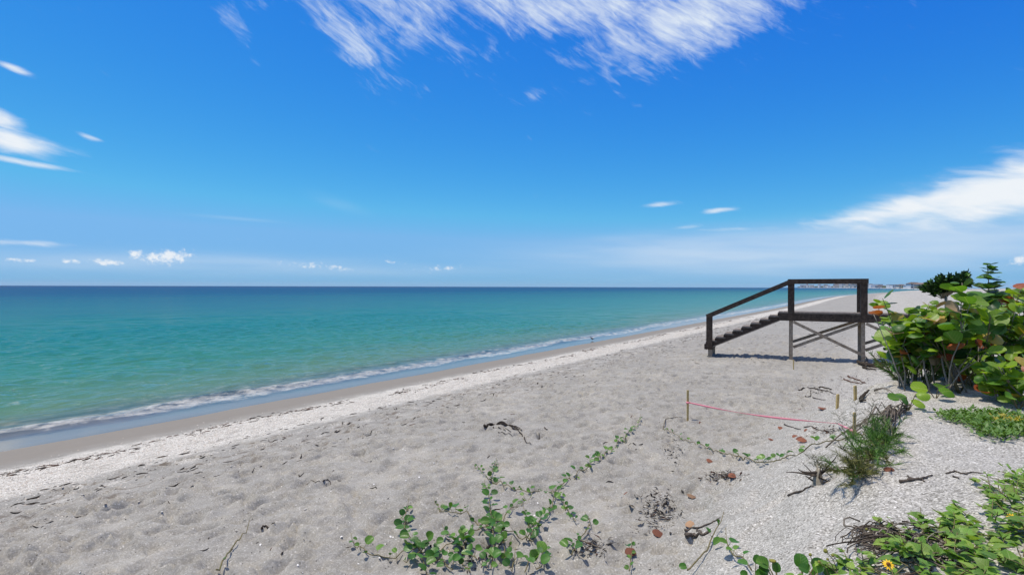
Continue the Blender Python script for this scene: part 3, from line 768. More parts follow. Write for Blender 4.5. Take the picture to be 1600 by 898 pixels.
sapling([(1520, 608), (1528, 570), (1530, 530), (1526, 500)], 'slender stem with round leaves between two sea grapes', 7, 5)
def shoot(base, h, label, seed):
    rr = random.Random(seed); root = empty('sea_grape_shoot', base, label, 'shrub'); O = root.location.copy()
    pts = bez(base-Vector((0, 0, .05)), (0.0, 0, 1), h, 8, 0, .04, rr); mb = MB(); mb.tube([p-O for p in pts], [.014-.0011*k for k in range(9)], 5); mb.build('stem', M['bark'], root)
    for tier in range(8):
        f = .70+.30*tier/7; p = base+Vector((0, 0, h*f-.05))
        for k in range(3):
            a = tier*1.1+k*2.1; d = Vector((math.cos(a), math.sin(a), .12+.25*(tier > 5)))
            leaf(root, rr.choice(GR['sg_dark']+GR['sg_green']), p, d, (rr.uniform(-.2, .2), -.15, 1), .25*(1.0-.6*(f-.70)/.30))
    return root
q = on(7.05, 8.5); shoot(q, 3.40-q.z, 'single upright shoot with tiers of flat leaves above the shrubs', 5)
def low_leaf_pairs():
    for (px, py, n, label) in ((1462, 622, 3, 'low pair of lime green round leaves at the foot of bare stems'),
                               (1592, 640, 4, 'low bright leaves on pale dune sand beyond the groundcover'),
                               (1418, 641, 5, 'small leaf cluster on top of the dead stem bundle')):
        p = at(px, py); root = empty('sea_grape_seedling', p, label, 'plant'); rr = random.Random(px)
        mb = MB()
        for k in range(n):
            a = 2*math.pi*k/n+.4; e = Vector((math.cos(a)*.09, math.sin(a)*.06, .07+.03*k)); mb.tube([(0, 0, -.02), e*.6, e], [.006, .005, .004], 4)
            leaf(root, rr.choice(GR['sg_lime']+GR['sg_green']), p+e, (math.cos(a), math.sin(a)*.5, .1), (rr.uniform(-.3, .3), -.7, 1), rr.uniform(.13, .19)*(1 if n == 3 else .75))
        mb.build('stem', M['red_stem'], root)
low_leaf_pairs()

# dark fine-leaved shrub behind and fine growth at the feet of the sea grapes
def tuft_shrub(name, base, size, label, cat, nb, nper, mats, llen, lw, seed, parts=('twig', 'foliage'), up=.9, needle=True, skew=(0, 0), z0=0.0):
    rr = random.Random(seed); root = empty(name, base, label, cat); O = root.location.copy()
    tw = MB(); fo = MB()
    for i in range(nb):
        a = rr.uniform(0, 6.283); rad = rr.random()**.5
        b0 = Vector((math.cos(a)*size[0]*.25*rad, math.sin(a)*size[1]*.25*rad, 0)); w = O+b0; b0.z = gz(w.x, w.y)-O.z-.02+z0
        d = Vector((math.cos(a)*size[0]*rad+skew[0], math.sin(a)*size[1]*rad+skew[1], size[2]*up*rr.uniform(.55, 1.1)))
        pts = bez(b0, d, d.length, 5, .015, .14, rr); tw.tube(pts, [.007*(1-.15*k) for k in range(6)], 4)
        for k in range(nper):
            f = rr.uniform(.22, 1.02); j = min(int(f*5), 4); p = pts[j].lerp(pts[j+1], f*5-j); ax = (pts[j+1]-pts[j]).normalized()
            o_ = Vector((rr.gauss(0, 1), rr.gauss(0, 1), rr.gauss(0, 1))); dd = (ax*1.1+o_.normalized()*.75).normalized()
            s = dd.cross(Vector((rr.gauss(0, 1), rr.gauss(0, 1), rr.gauss(0, 1)))).normalized()*lw; L = llen*rr.uniform(.55, 1.2)
            q = p+dd*L+Vector((0, 0, -L*.12)); m = p.lerp(q, .5)+Vector((0, 0, L*.05))
            mi = 0 if rr.random() < .68 else 1
            if needle: fo.add([p-s*.5, p+s*.5, m+s*.5, m-s*.5, q], [(0, 1, 2, 3), (3, 2, 4)], mi)
            else: fo.add([p, m+s, q, m-s], [(0, 1, 2, 3)], mi)
    if z0: tw.tube([(0, 0, -.05), (.02, 0, z0*.5), (0, .01, z0+.1)], [.03, .025, .02], 6)
    tw.build(parts[0], M['bark'], root); f_ = fo.build(parts[1], mats, root); f_['kind'] = 'stuff'
    return root
q = on(7.16, 9.5); tuft_shrub('dark_bush', q, (.24, .22, .34), 'dark small-leaved bush rising behind the sea grapes', 'bush', 46, 60, [M['dark_leaf'], M['needle']], .10, .026, 3, needle=False, z0=2.88-q.z)
q = at(1440, 604); tuft_shrub('needle_shrub', on(q.x, q.y+.1), (.50, .4, .55), 'fine dark green growth at the feet of the sea grape stems', 'shrub', 26, 120, [M['needle'], M['needle_olive']], .085, .006, 4)
q = at(1530, 598); tuft_shrub('leafy_undergrowth', on(q.x+.1, q.y+.2), (.75, .45, .42), 'dark leafy undergrowth between the sea grape shrubs', 'shrub', 30, 70, [M['dark_leaf'], M['needle']], .11, .026, 6, needle=False)

# ------------------------------------------------------------------ needle shrub on the slumped dune face
def face_shrub():
    root = empty('needle_leaved_shrub', at(1362, 735), 'green needle-leaved shrub sprawling down the slumped dune face', 'shrub'); O = root.location.copy()
    rr = random.Random(21)
    spine = [at(*q) for q in ((1386, 684), (1376, 702), (1363, 720), (1349, 740), (1335, 756))]
    tr = MB(); tr.tube([p-O+Vector((0, 0, .05)) for p in spine], [.018, .022, .02, .016, .010], 6); tr.build('trunk', M['bark'], root)
    tw = MB(); g = MB(); ol = MB()
    for i in range(120):
        f = rr.random(); k = min(int(f*4), 3); p = spine[k].lerp(spine[k+1], f*4-k)-O+Vector((rr.gauss(0, .055), rr.gauss(0, .06), .03+rr.random()*.05))
        d = Vector((rr.gauss(-.55, .7), rr.gauss(-.45, .6), rr.uniform(.15, .8))); L = rr.uniform(.09, .21)*(1.15-.3*f)
        pts = bez(p, d, L, 4, .04, .16, rr); tw.tube(pts, [.003, .0026, .0022, .0018, .001], 3)
        tgt = ol if (f > .62 and rr.random() < .75) or rr.random() < .12 else g
        for n in range(64):
            h = rr.uniform(.08, 1.0); j = min(int(h*4), 3); q = pts[j].lerp(pts[j+1], h*4-j); ax = (pts[j+1]-pts[j]).normalized()
            dd = (ax+Vector((rr.gauss(0, .5), rr.gauss(0, .5), rr.gauss(0, .5)))).normalized(); e = q+dd*rr.uniform(.04, .085)
            s = dd.cross(Vector((rr.gauss(0, 1), rr.gauss(0, 1), rr.gauss(0, 1)))).normalized()*.0022
            tgt.add([q-s, q+s, e], [(0, 1, 2)])
    tw.build('twig', M['bark'], root)
    a = g.build('green_foliage', M['needle'], root); a['kind'] = 'stuff'
    a = ol.build('olive_foliage', M['needle_olive'], root); a['kind'] = 'stuff'
    # sparse upright feathery twigs
    for (px, py), (tx, ty) in (((1331, 700), (1338, 632)), ((1345, 690), (1366, 626)), ((1352, 694), (1374, 640)), ((1322, 688), (1312, 650)), ((1306, 722), (1264, 716)), ((1310, 735), (1270, 728)), ((1318, 700), (1338, 668)), ((1300, 745), (1275, 722))):
        p = at(px, py); r = ray(tx, ty); d = p.y*rr.uniform(.99, 1.01)/r.y; e = Vector((r.x*d, r.y*d, EYE+r.z*d))
        pts = [p.lerp(e, k/7)+Vector((rr.uniform(-.008, .008), rr.uniform(-.01, .01), 0)) for k in range(8)]
        b = MB(); b.tube([q-O for q in pts], [.005-.0005*k for k in range(8)], 4)
        for k in range(2, 8):
            for sgn in (-1, 1):
                q = pts[k]-O; t = q+Vector((sgn*rr.uniform(.03, .08), rr.uniform(-.03, .03), rr.uniform(.02, .07))); b.tube([q, q.lerp(t, .5)+Vector((0, 0, .012)), t], [.0022, .0018, .001], 3)
                for n in range(4):
                    u = q.lerp(t, rr.random()); b.tube([u, u+Vector((sgn*rr.uniform(.01, .04), rr.uniform(-.02, .02), rr.uniform(0, .04)))], [.0012, .0006], 3)
        b.build('feathery_twig', M['needle_grey'], root)
face_shrub()
def dead_stems():
    root = empty('dead_stem_bundle', at(1404, 650), 'bundle of thin dead stems hanging over the dune lip', 'dead stems'); O = root.location.copy(); rr = random.Random(4)
    for i in range(24):
        a = at(1404+rr.uniform(-16, 18), 638+rr.uniform(-8, 12)); e = at(1366+rr.uniform(-34, 34), 692+rr.uniform(-34, 16))
        pts = [a.lerp(e, k/6)-O+Vector((rr.uniform(-.02, .02), rr.uniform(-.02, .02), .11*math.sin(math.pi*k/6)*rr.uniform(-.2, 1.3)+.015)) for k in range(7)]
        b = MB(); b.tube(pts, [.0075*rr.uniform(.4, 1.0)]*7, 5); b.build('stem', M['dry_stem'] if rr.random() < .6 else M['drift'], root)
    for (p, q) in (((1366, 611), (1398, 627)), ((1366, 613), (1400, 620)), ((1290, 702), (1392, 652)), ((1322, 690), (1396, 655))):
        a, e = at(*p), at(*q); pts = [a.lerp(e, k/5) for k in range(6)]
        pts = [Vector((v.x, v.y, max(v.z, gz(v.x, v.y))+.02+.05*math.sin(math.pi*k/5)))-O for k, v in enumerate(pts)]
        b = MB(); b.tube(pts, [.008, .008, .007, .006, .005, .004], 4); b.build('stem', M['dry_stem'], root)
dead_stems()

# ------------------------------------------------------------------ beach vines
NV = [0]
def vine(paths, label, size=.06, bare=0.0, dens=.075, stem_r=.0045, lift=.035, seed=0, up=.6):
    """paths: pixel polylines on the ground; leaves stand in two ranks along the runner"""
    rr = random.Random(100+seed); pts0 = [[at(*q) for q in p] for p in paths]
    root = empty('beach_vine', pts0[0][0], label, 'vine', 'vines trailing over the beach'); O = root.location.copy(); cnt = 0
    for p in pts0:
        fine = []
        for i in range(len(p)-1):
            n = max(2, int((p[i+1]-p[i]).length/.05))
            for k in range(n):
                v = p[i].lerp(p[i+1], k/n); fine.append(v)
        fine.append(p[-1])
        for _ in range(3): fine = [fine[0]]+[(fine[i-1]+fine[i]*2+fine[i+1])/4 for i in range(1, len(fine)-1)]+[fine[-1]]
        ph = rr.uniform(0, 6)
        fine = [Vector((v.x, v.y, gz(v.x, v.y)+stem_r+lift*(.3+.7*abs(math.sin(ph+i*.21))))) for i, v in enumerate(fine)]
        fine[0].z += lift*1.2
        b = MB(); m = len(fine); b.tube([v-O for v in fine], [stem_r*(.45+.55*min(1, i/(m*.35))) for i in range(m)], 5); b.build('stem', M['vine_stem'], root)
        d = 0; nxt = .04; side = 1
        for i in range(1, m):
            d += (fine[i]-fine[i-1]).length
            if d < nxt or rr.random() < bare: continue
            nxt = d+dens*rr.uniform(.5, 1.5); side = -side
            ax = (fine[i]-fine[i-1]).normalized(); sd = Vector((ax.y, -ax.x, 0))*side
            tip = min(1.0, .40+i/(m*.45)); sz = size*1.02*rr.uniform(.55, 1.3)*tip
            pet = (sd*rr.uniform(.1, .9)+ax*rr.uniform(-.6, .5)+Vector((0, 0, rr.uniform(.5, 1.3)))).normalized()*sz*rr.uniform(.35, .9)
            q = fine[i]+pet; b = MB(); b.tube([fine[i]-O, (fine[i]+q)/2-O+ax*.003, q-O], [.0022, .0019, .0016], 3); b.build('petiole', M['vine_stem'], root)
            ld = sd*rr.uniform(.2, 1)+ax*rr.uniform(-.9, .4)+Vector((0, 0, rr.uniform(-.15, .9)*up))
            nn = Vector((rr.uniform(-.6, .6), rr.uniform(-.8, .3), 1))
            leaf(root, rr.choice(VL), q, ld, nn, sz, rr.uniform(.85, 1.1)); cnt += 1
    NV[0] += cnt; return root
vine([[(1001, 652), (996, 668), (971, 691), (935, 721), (902, 742), (869, 769), (860, 802), (839, 826), (827, 847)]], 'long vine runner reaching across bare sand towards the tall stake', .055, seed=1, dens=.042)
vine([[(740, 733), (767, 752), (791, 763), (830, 773), (852, 770), (872, 776), (899, 820)], [(776, 721), (768, 742), (767, 754)]], 'forked vine with tiny leaves crossing the longest runner', .045, seed=2, dens=.04)
vine([[(833, 775), (815, 787), (794, 805), (776, 817), (752, 827), (722, 844), (698, 856), (668, 865)]], 'vine slanting across bare sand between two leafy clumps', .058, seed=3, dens=.05)
vine([[(757, 757), (764, 781), (767, 808), (770, 832), (772, 868), (767, 897)], [(800, 850), (775, 862), (752, 893)], [(768, 812), (786, 842), (790, 880)]], 'upright chain of vine leaves growing into a thick clump', .064, seed=4, dens=.044)
vine([[(678, 787), (689, 802), (710, 808), (740, 814), (758, 820), (785, 835), (812, 840), (832, 852)]], 'vine with a hooked bare tip lying across other vines', .058, .15, seed=5, dens=.046)
vine([[(548, 845), (566, 863), (590, 874), (617, 872), (640, 868), (664, 852)]], 'vine with a curled brown tip ending alone on rippled sand', .060, .1, seed=6, dens=.062)
vine([[(638, 790), (633, 814), (632, 835), (650, 856), (662, 868), (680, 877), (707, 897)], [(656, 866), (662, 889), (671, 906)], [(630, 890), (645, 872), (662, 862)]], 'dense vine clump with one erect leafy tip', .070, seed=7, dens=.036)
vine([[(914, 811), (923, 820), (920, 832), (902, 844), (897, 865), (893, 874)]], 'small vine sprig beside dead bark scraps', .062, seed=8, dens=.05)
vine([[(818, 802), (826, 820), (831, 838), (822, 850)], [(860, 800), (842, 820), (830, 840)]], 'short branching vine with upright leaves near the long runner', .060, seed=9, dens=.045)
vine([[(855, 862), (850, 880), (838, 896)], [(830, 868), (826, 884), (820, 900)], [(805, 868), (800, 900)]], 'sparse vine sprigs with large leaves on shelly sand', .075, seed=10, dens=.04)
vine([[(690, 832), (704, 842), (716, 856), (735, 866), (745, 880)], [(725, 836), (730, 850), (722, 870)], [(700, 870), (720, 884), (735, 900)]], 'tangled vine with crowded leaves amid leaf litter', .066, seed=11, dens=.038)
vine([[(986, 850), (987, 871), (983, 899)]], 'little vine shoot below a brown fallen leaf', .052, seed=12, dens=.06)
vine([[(1036, 671), (1054, 682), (1085, 694), (1122, 707), (1160, 718), (1191, 726), (1209, 724), (1234, 713), (1272, 699), (1326, 687)]], 'taut vine runner sagging from stake area to the needle shrub', .062, .1, .10, .006, seed=13)
vine([[(1131, 820), (1121, 831), (1109, 853), (1098, 874), (1074, 902)]], 'thick vine stem with few leaves climbing the dune slope', .065, .55, .06, .006, .05, seed=14)
vine([[(1134, 849), (1139, 867), (1155, 882), (1174, 902)]], 'thin vine tip with drooping leaf near the budded plants', .058, .4, .06, .005, .06, seed=15)
vine([[(390, 835), (373, 850), (360, 863), (353, 881), (338, 902)]], 'bare green vine stem standing alone on trampled sand', .03, .85, .10, .0065, .06, seed=16)
def dry_runner():
    for pts, lab in (([(1036, 671), (1040, 655), (1052, 653), (1066, 652)], 'dry leafless vine tail beside the tall stake'), ([(905, 844), (925, 852), (947, 862)], 'dark dead vine piece beside the small sprig'),
                     ([(1100, 470), (1100, 470)], None)):
        if not lab: continue
        p = [at(*q) for q in pts]; O = p[0]; b = MB(); b.tube([v-O+Vector((0, 0, .012)) for v in p], [.007, .007, .006, .004][:len(p)], 5); o = b.build('dead_vine', M['dry_stem']); o.location = O; tag(o, lab, 'dead vine')
dry_runner()

# ------------------------------------------------------------------ dune sunflowers
def inpoly(x, y, P):
    c = False; j = len(P)-1
    for i in range(len(P)):
        if (P[i][1] > y) != (P[j][1] > y) and x < (P[j][0]-P[i][0])*(y-P[i][1])/(P[j][1]-P[i][1])+P[i][0]: c = not c
        j = i
    return c
def flower_head(root, p, d, r, seed):
    rr = random.Random(seed); O = root.location
    F_ = frame(d, (0, 0.3, 1)).to_4x4(); F_.translation = p-O
    b = MB(); n = 9
    for i in range(4):
        ra = (1, .92, .6, .15)[i]*r*.34; h = (.0, .006, .010, .012)[i]
        for k in range(n): b.v.append((h, ra*math.cos(6.283*k/n), ra*math.sin(6.283*k/n)))
    for i in range(3):
        for k in range(n): b.f.append((i*n+k, i*n+(k+1) % n, (i+1)*n+(k+1) % n, (i+1)*n+k)); b.mi.append(0)
    fl = b.build('flower', M['disc'], root); fl.matrix_local = F_
    pet = MB(); w = .16; pet.add([(0, -.05, .25), (0, .05, .25), (.03, w, .6), (.0, .0, 1.0), (.03, -w, .6)], [(0, 1, 2, 3, 4)]); me = pet.mesh('petal', M['petal'])
    for k in range(12):
        o = link('petal', me, fl); o.matrix_local = Matrix.Rotation(6.283*k/12+rr.uniform(-.1, .1), 4, 'X') @ Matrix.Rotation(rr.uniform(-.25, .1), 4, 'Y') @ Matrix.Scale(r, 4)
def sunflower(p, label, nleaf, hgt, size, seed, spread=.16, flowers=(), stems=4):
    rr = random.Random(seed); root = empty('dune_sunflower', p, label, 'plant', 'dune sunflower plants'); O = root.location.copy(); tips = []
    for i in range(stems):
        a = rr.uniform(0, 6.283); d = Vector((math.cos(a)*spread, math.sin(a)*spread, hgt*rr.uniform(.5, 1.2))); b0 = Vector((rr.uniform(-.03, .03), rr.uniform(-.03, .03), -.02))
        pts = bez(b0, d, d.length*1.15, 5, .03, .18, rr); b = MB(); b.tube(pts, [.0035, .0033, .003, .0026, .0022, .0016], 4); b.build('stem', M['vine_stem'], root); tips.append(pts)
    for k in range(nleaf):
        pts = rr.choice(tips); f = rr.uniform(.3, 1.0); j = min(int(f*5), 4); q = pts[j].lerp(pts[j+1], f*5-j)
        a = rr.uniform(0, 6.283); d = Vector((math.cos(a), math.sin(a), rr.uniform(-.25, .55)))
        leaf(root, rr.choice(SL), O+q, d, Vector((rr.uniform(-.5, .5), rr.uniform(-.7, .3), 1)), size*rr.uniform(.6, 1.25), rr.uniform(.9, 1.25))
    for (fp, r) in flowers:
        b = MB(); b.tube([tips[0][2], tips[0][2].lerp(fp-O, .5)+Vector((0, 0, .02)), fp-O], [.003, .0026, .0022], 4); b.build('flower_stalk', M['vine_stem'], root)
        flower_head(root, fp, Vector((rr.uniform(-.2, .1), -.62, .75)), r, seed)
    return root
PATCH = [(1480, 826), (1520, 812), (1560, 796), (1612, 786), (1680, 790), (1690, 925), (1470, 930), (1440, 872), (1420, 850)]
_rr = random.Random(77); _pts = []
for _ in range(4000):
    x = _rr.uniform(1400, 1690); y = _rr.uniform(782, 930)
    if not inpoly(x, y, PATCH): continue
    p = at(x, y)
    if all((p-q).length > .115 for q in _pts): _pts.append(p)
_pts = _pts[:64]
fl_p = at(1582, 826)
def pix(p, dy=0):
    v = CAMR.transposed() @ (Vector(p)-Vector((0, 0, EYE))); return 800+F*v.x/-v.z, 449-F*v.y/-v.z+dy
_near = min(range(len(_pts)), key=lambda i: (_pts[i]-fl_p).length)
for i, p in enumerate(_pts):
    if i == _near:
        r_ = ray(1582, 809); d_ = (p.y)/r_.y; sunflower(p, 'dune sunflower bearing an open yellow flower above the leafy mat', 20, .13, .065, 500+i, flowers=[(Vector((r_.x*d_, r_.y*d_, EYE+r_.z*d_)), .030)])
    else:
        lab = ('bright green dune sunflower close beside the open yellow flower' if (p-fl_p).length < .28 else
               'dune sunflower on the sandy rim of the leafy mat' if not inpoly(*pix(p, -14), PATCH) else
               'dune sunflower where the leafy mat meets the dead tangle' if (p-at(1450, 862)).length < .42 else 'bright green dune sunflower plant in the thick of the leafy mat')
        sunflower(p, lab, 22, _rr.uniform(.08, .17), .068, 500+i)
for i, (x, y) in enumerate(((1552, 776), (1566, 784), (1580, 778), (1597, 786), (1592, 772), (1612, 775), (1562, 770), (1602, 757), (1622, 760))):
    sunflower(at(x, y), 'small dune sunflower in the patch beyond the leafy mat', 18, .07, .055, 600+i, .16)
for i, (x, y, n) in enumerate(((1335, 893, 26), (1318, 897, 22), (1350, 905, 24), (1372, 903, 14), (1300, 908, 18), (1395, 900, 8), (1440, 836, 9), (1415, 832, 7), (1462, 846, 12), (1405, 838, 4))):
    fl = []
    if i == 3:
        p = at(x, y); r_ = ray(1388, 881); d_ = p.y/r_.y; fl = [(Vector((r_.x*d_, r_.y*d_, EYE+r_.z*d_)), .028)]
    lab = ('dune sunflower with one orange-yellow flower in front of the dead tangle' if fl else 'low dune sunflower growing through the dead vine tangle' if i > 4 else 'bushy dune sunflower beside the dead vine tangle')
    sunflower(at(x, y), lab, n, .08, .055, 650+i, .12, fl)
def broad_leaves():
    for i, (x, y, n, s, lab) in enumerate(((1215, 912, 4, .060, 'broad-leaved plant under a spent yellow bud'), (1255, 912, 4, .068, 'glossy dark broad leaves beside round bud stalks'), (1180, 906, 4, .05, 'few broad leaves at the foot of the thin vine tip'), (1280, 914, 3, .06, 'broad leaves between bud stalks and bushy sunflower'))):
        p = at(x, y); root = empty('broad_leaved_plant', p, lab, 'plant'); O = p.copy(); rr = random.Random(i)
        for k in range(n):
            a = rr.uniform(-.4, 3.5); e = Vector((math.cos(a)*.05, math.sin(a)*.03, .03+.02*k)); b = MB(); b.tube([(0, 0, -.02), e*.5, e], [.004, .0035, .003], 4); b.build('stem', M['vine_stem'], root)
            leaf(root, rr.choice(VL), p+e, (math.cos(a), .2, .35), (rr.uniform(-.4, .4), -.8, 1), s*rr.uniform(.8, 1.2))
broad_leaves()
def buds():
    for i, (bx, by, tx, ty, r, lab) in enumerate(((1274, 903, 1266, 866, .009, 'thin stalk with a round green bud standing alone'), (1310, 888, 1290, 860, .012, 'thin stalk with the largest yellowish bud'), (1312, 886, 1301, 867, .008, 'thin stalk with a small bud beside the largest bud'),
                              (1298, 900, 1280, 877, .008, 'short stalk with a small dark bud'), (1305, 893, 1293, 873, .007, 'short stalk with the tiniest bud'), (1216, 903, 1207, 876, .015, 'stalk with a spent yellow flower head'), (1374, 842, 1354, 826, .007, 'dry stalk with a dark bud at the dead tangle'))):
        p = at(bx, by); r_ = ray(tx, ty); d = p.y*.99/r_.y; e = Vector((r_.x*d, r_.y*d, EYE+r_.z*d)); root = empty('bud_stalk', p, lab, 'plant'); O = p.copy()
        b = MB(); b.tube([Vector((0, 0, -.02)), (e-O)*.5+Vector((.004, 0, .004)), e-O], [.0026, .0022, .002], 4); b.build('stalk', M['vine_stem'], root)
        b = MB(); n = 8; rr = random.Random(i)
        prof = ((-.9, .3), (-.5, .85), (0, 1.0), (.5, .8), (.85, .45), (1.0, .1)) if r < .015 else ((-.5, .25), (-.3, .8), (0, 1.1), (.3, 1.3), (.45, .9), (.4, .1))
        for h, w in prof:
            for k in range(n): b.v.append((r*w*math.cos(6.283*k/n)*(1+rr.uniform(-.12, .12)), r*w*math.sin(6.283*k/n), r*h))
        for a in range(len(prof)-1):
            for k in range(n): b.f.append((a*n+k, a*n+(k+1) % n, (a+1)*n+(k+1) % n, (a+1)*n+k)); b.mi.append(0)
        o = b.build('bud', M['bud'], root); o.location = e-O
buds()
def tangle():
    root = empty('dead_vine_tangle', at(1385, 858), 'tangled heap of dark dead vine stems on the dune', 'dead vines'); O = root.location.copy(); rr = random.Random(9)
    stems = [(1370+rr.gauss(0, 16), 848+rr.gauss(0, 11)) for _ in range(54)]+[(rr.uniform(1385, 1500), rr.uniform(845, 892)) for _ in range(46)]+[(rr.uniform(1400, 1480), rr.uniform(828, 850)) for _ in range(22)]
    for i, (x, y) in enumerate(stems):
        c = at(x, y); a = rr.uniform(0, 6.283); r = rr.uniform(.03, .10); arc = rr.uniform(1.5, 4.5); ti = rr.uniform(-.9, .9); n = 9; pts = []
        for k in range(n):
            q = a+arc*k/(n-1); v = Vector((math.cos(q)*r*1.5, math.sin(q)*r*.9, 0)); v = Matrix.Rotation(ti, 3, 'X') @ v; w = c+v; w.z = max(w.z, gz(w.x, w.y)+.005)+rr.uniform(.0, .03)*(1 if i < 54 else .4); pts.append(w-O)
        b = MB(); b.tube(pts, [rr.uniform(.0022, .0045)]*n, 4); b.build('stem', rr.choice([M['wrack'], M['drift'], M['dry_stem'], M['drift']] if i < 54 else [M['drift'], M['dry_stem'], M['drift_pale'], M['wrack']]), root)
tangle()

# ------------------------------------------------------------------ ground cover
def cover(name, poly, n, label, size, yellow=None, seed=0):
    rr = random.Random(seed); b = MB(); x0 = min(p[0] for p in poly); x1 = max(p[0] for p in poly); y0 = min(p[1] for p in poly); y1 = max(p[1] for p in poly); k = 0; uvs = []
    while k < n:
        x, y = rr.uniform(x0, x1), rr.uniform(y0, y1)
        if not inpoly(x+rr.gauss(0, 5), y+rr.gauss(0, 2), poly): continue
        if vnoise(x*.05, y*.14, 1, 3) < .28: continue
        k += 1; p = at(x, y)
        for j in range(4):
            q = p+Vector((rr.gauss(0, .035), rr.gauss(0, .04), 0)); q.z = gz(q.x, q.y)+rr.uniform(.005, .055)
            a = rr.uniform(0, 6.283); d = Vector((math.cos(a), math.sin(a), rr.uniform(.1, 1.1))).normalized(); s = d.cross(Vector((rr.uniform(-.4, .4), rr.uniform(-.4, .4), 1))).normalized(); L = size*rr.uniform(.6, 1.3); w = L*.19
            mi = 1 if yellow and abs(x-yellow[0]) < yellow[2] and abs(y-yellow[1]) < yellow[2]*.5 and rr.random() < .7 else 0
            b.add([q, q+d*L*.35+s*w, q+d*L*.8+s*w*.8, q+d*L, q+d*L*.8-s*w*.8, q+d*L*.35-s*w], [(0, 1, 2, 3), (0, 3, 4, 5)], mi)
            uvs += [(.05, .5), (.35, .65), (.8, .62), (1, .5), (.8, .38), (.35, .35)]
    o = b.build(name, [M['cover_leaf'], M['cover_yellow']]); l = o.data.uv_layers.new(name='UVMap')
    for lp in o.data.loops: l.data[lp.index].uv = uvs[lp.vertex_index]
    return tag(o, label, 'ground cover', kind='stuff')
cover('trailing_groundcover', [(1462, 650), (1500, 645), (1560, 647), (1625, 660), (1640, 690), (1600, 686), (1565, 690), (1540, 682), (1505, 664), (1470, 658)], 720, 'low bright green groundcover trailing across pale dune sand', .05, (1577, 662, 12), 1)
cover('sparse_groundcover', [(1596, 742), (1640, 740), (1640, 764), (1585, 764)], 60, 'sparse olive groundcover tufts beyond the sunflower patch', .045, None, 2)

# ------------------------------------------------------------------ driftwood, sticks, litter
def twig(paths, rads, label, name, cat, m='drift', lift=.5, jit=.006):
    """pixel polylines lying on the ground"""
    O = at(*paths[0][0]); b = MB()
    for p, r in zip(paths, rads):
        w = [at(*q) for q in p]; f = []
        for i in range(len(w)-1):
            for k in range(4): f.append(w[i].lerp(w[i+1], k/4))
        f.append(w[-1]); n = len(f)
        f = [Vector((v.x+random.uniform(-jit, jit), v.y+random.uniform(-jit, jit), gz(v.x, v.y)+r*lift+random.uniform(0, jit)))-O for v in f]
        b.tube(f, [r*(1.1-.75*i/n)*random.uniform(.85, 1.15) for i in range(n)], 5)
    o = b.build(name, M[m]); o.location = O; return tag(o, label, cat)
twig([[(757, 667), (768, 665), (778, 664), (792, 666), (805, 670), (815, 674)], [(768, 664), (785, 663), (800, 667), (812, 671)], [(770, 668), (782, 671), (790, 674)], [(800, 669), (812, 676), (819, 684), (821, 690), (830, 695)], [(779, 676), (790, 679), (801, 682)], [(760, 659), (761, 666)], [(790, 670), (803, 680)]],
     [.022, .018, .010, .010, .007, .006, .007], 'dark driftwood branch with trailing twigs on open sand', 'driftwood_branch', 'driftwood', 'wrack', 1.2)
twig([[(1070, 828), (1090, 825), (1110, 818), (1126, 809)], [(1088, 826), (1095, 834)]], [.009, .007], 'slim curved stick above the knotted one', 'stick', 'stick', 'drift')
twig([[(1072, 841), (1085, 837), (1098, 837), (1111, 829)], [(1072, 836), (1082, 842)], [(1092, 830), (1097, 836)]], [.018, .016, .010], 'thick knotted stick near the leaf litter', 'stick', 'stick', 'drift')
twig([[(1407, 754), (1425, 750), (1438, 750), (1455, 743)], [(1425, 749), (1418, 744)], [(1440, 749), (1446, 753)]], [.012, .007, .006], 'dark forked twig half buried in dune sand', 'twig', 'stick', 'drift')
twig([[(1478, 740), (1492, 737), (1505, 741), (1520, 738), (1535, 740)], [(1490, 745), (1500, 748)]], [.007, .006], 'thin wavy root exposed on dune sand', 'root', 'stick', 'drift')
twig([[(1248, 610), (1262, 606), (1275, 608), (1292, 611), (1305, 616)], [(1267, 610), (1267, 620), (1262, 620)], [(1258, 619), (1275, 623), (1290, 625)], [(1280, 606), (1300, 609)]], [.016, .010, .011, .02], 'dark scattered wrack branch beside short stakes', 'wrack_branch', 'driftwood', 'wrack')
twig([[(1318, 592), (1330, 597), (1345, 600), (1358, 599)], [(1325, 588), (1340, 594), (1352, 598)]], [.016, .02], 'reddish brown branch debris on sand below the walkway', 'wrack_branch', 'driftwood', 'wrack_red')
twig([[(1344, 629), (1350, 622), (1358, 614)], [(1344, 629), (1352, 629)]], [.028, .018], 'charred looking forked stick pointing up the sand', 'stick', 'driftwood', 'wrack', 1.5)
twig([[(1232, 775), (1255, 767), (1272, 761)]], [.010], 'straight dark stick beside the driftwood stump', 'stick', 'stick', 'drift')
twig([[(1225, 663), (1240, 668), (1252, 671)], [(1256, 668), (1275, 670), (1292, 674)]], [.009, .008], 'thin stick pair under the pink tape', 'stick', 'stick', 'drift')
twig([[(1340, 568), (1356, 573), (1376, 576), (1395, 577)], [(1352, 571), (1372, 571), (1400, 572)], [(1348, 575), (1370, 580)], [(1365, 570), (1385, 567)]], [.05, .04, .03, .03], 'dark pile of driftwood at the right-hand stair leg', 'driftwood_pile', 'driftwood', 'wrack', 1.1, .02)
twig([[(1350, 572), (1347, 562), (1344, 553)], [(1353, 573), (1355, 562), (1350, 552)]], [.035, .028], 'gnarled root stub against the stair leg', 'root_stub', 'driftwood', 'drift', 1.0)
twig([[(505, 752), (512, 749), (516, 755), (521, 763)], [(480, 757), (492, 754), (500, 752)]], [.006, .007], 'curly thin root on trampled sand', 'root', 'stick', 'wrack')
twig([[(462, 742), (468, 745), (475, 738)]], [.007], 'small forked twig near the shell ridge', 'twig', 'stick', 'wrack')
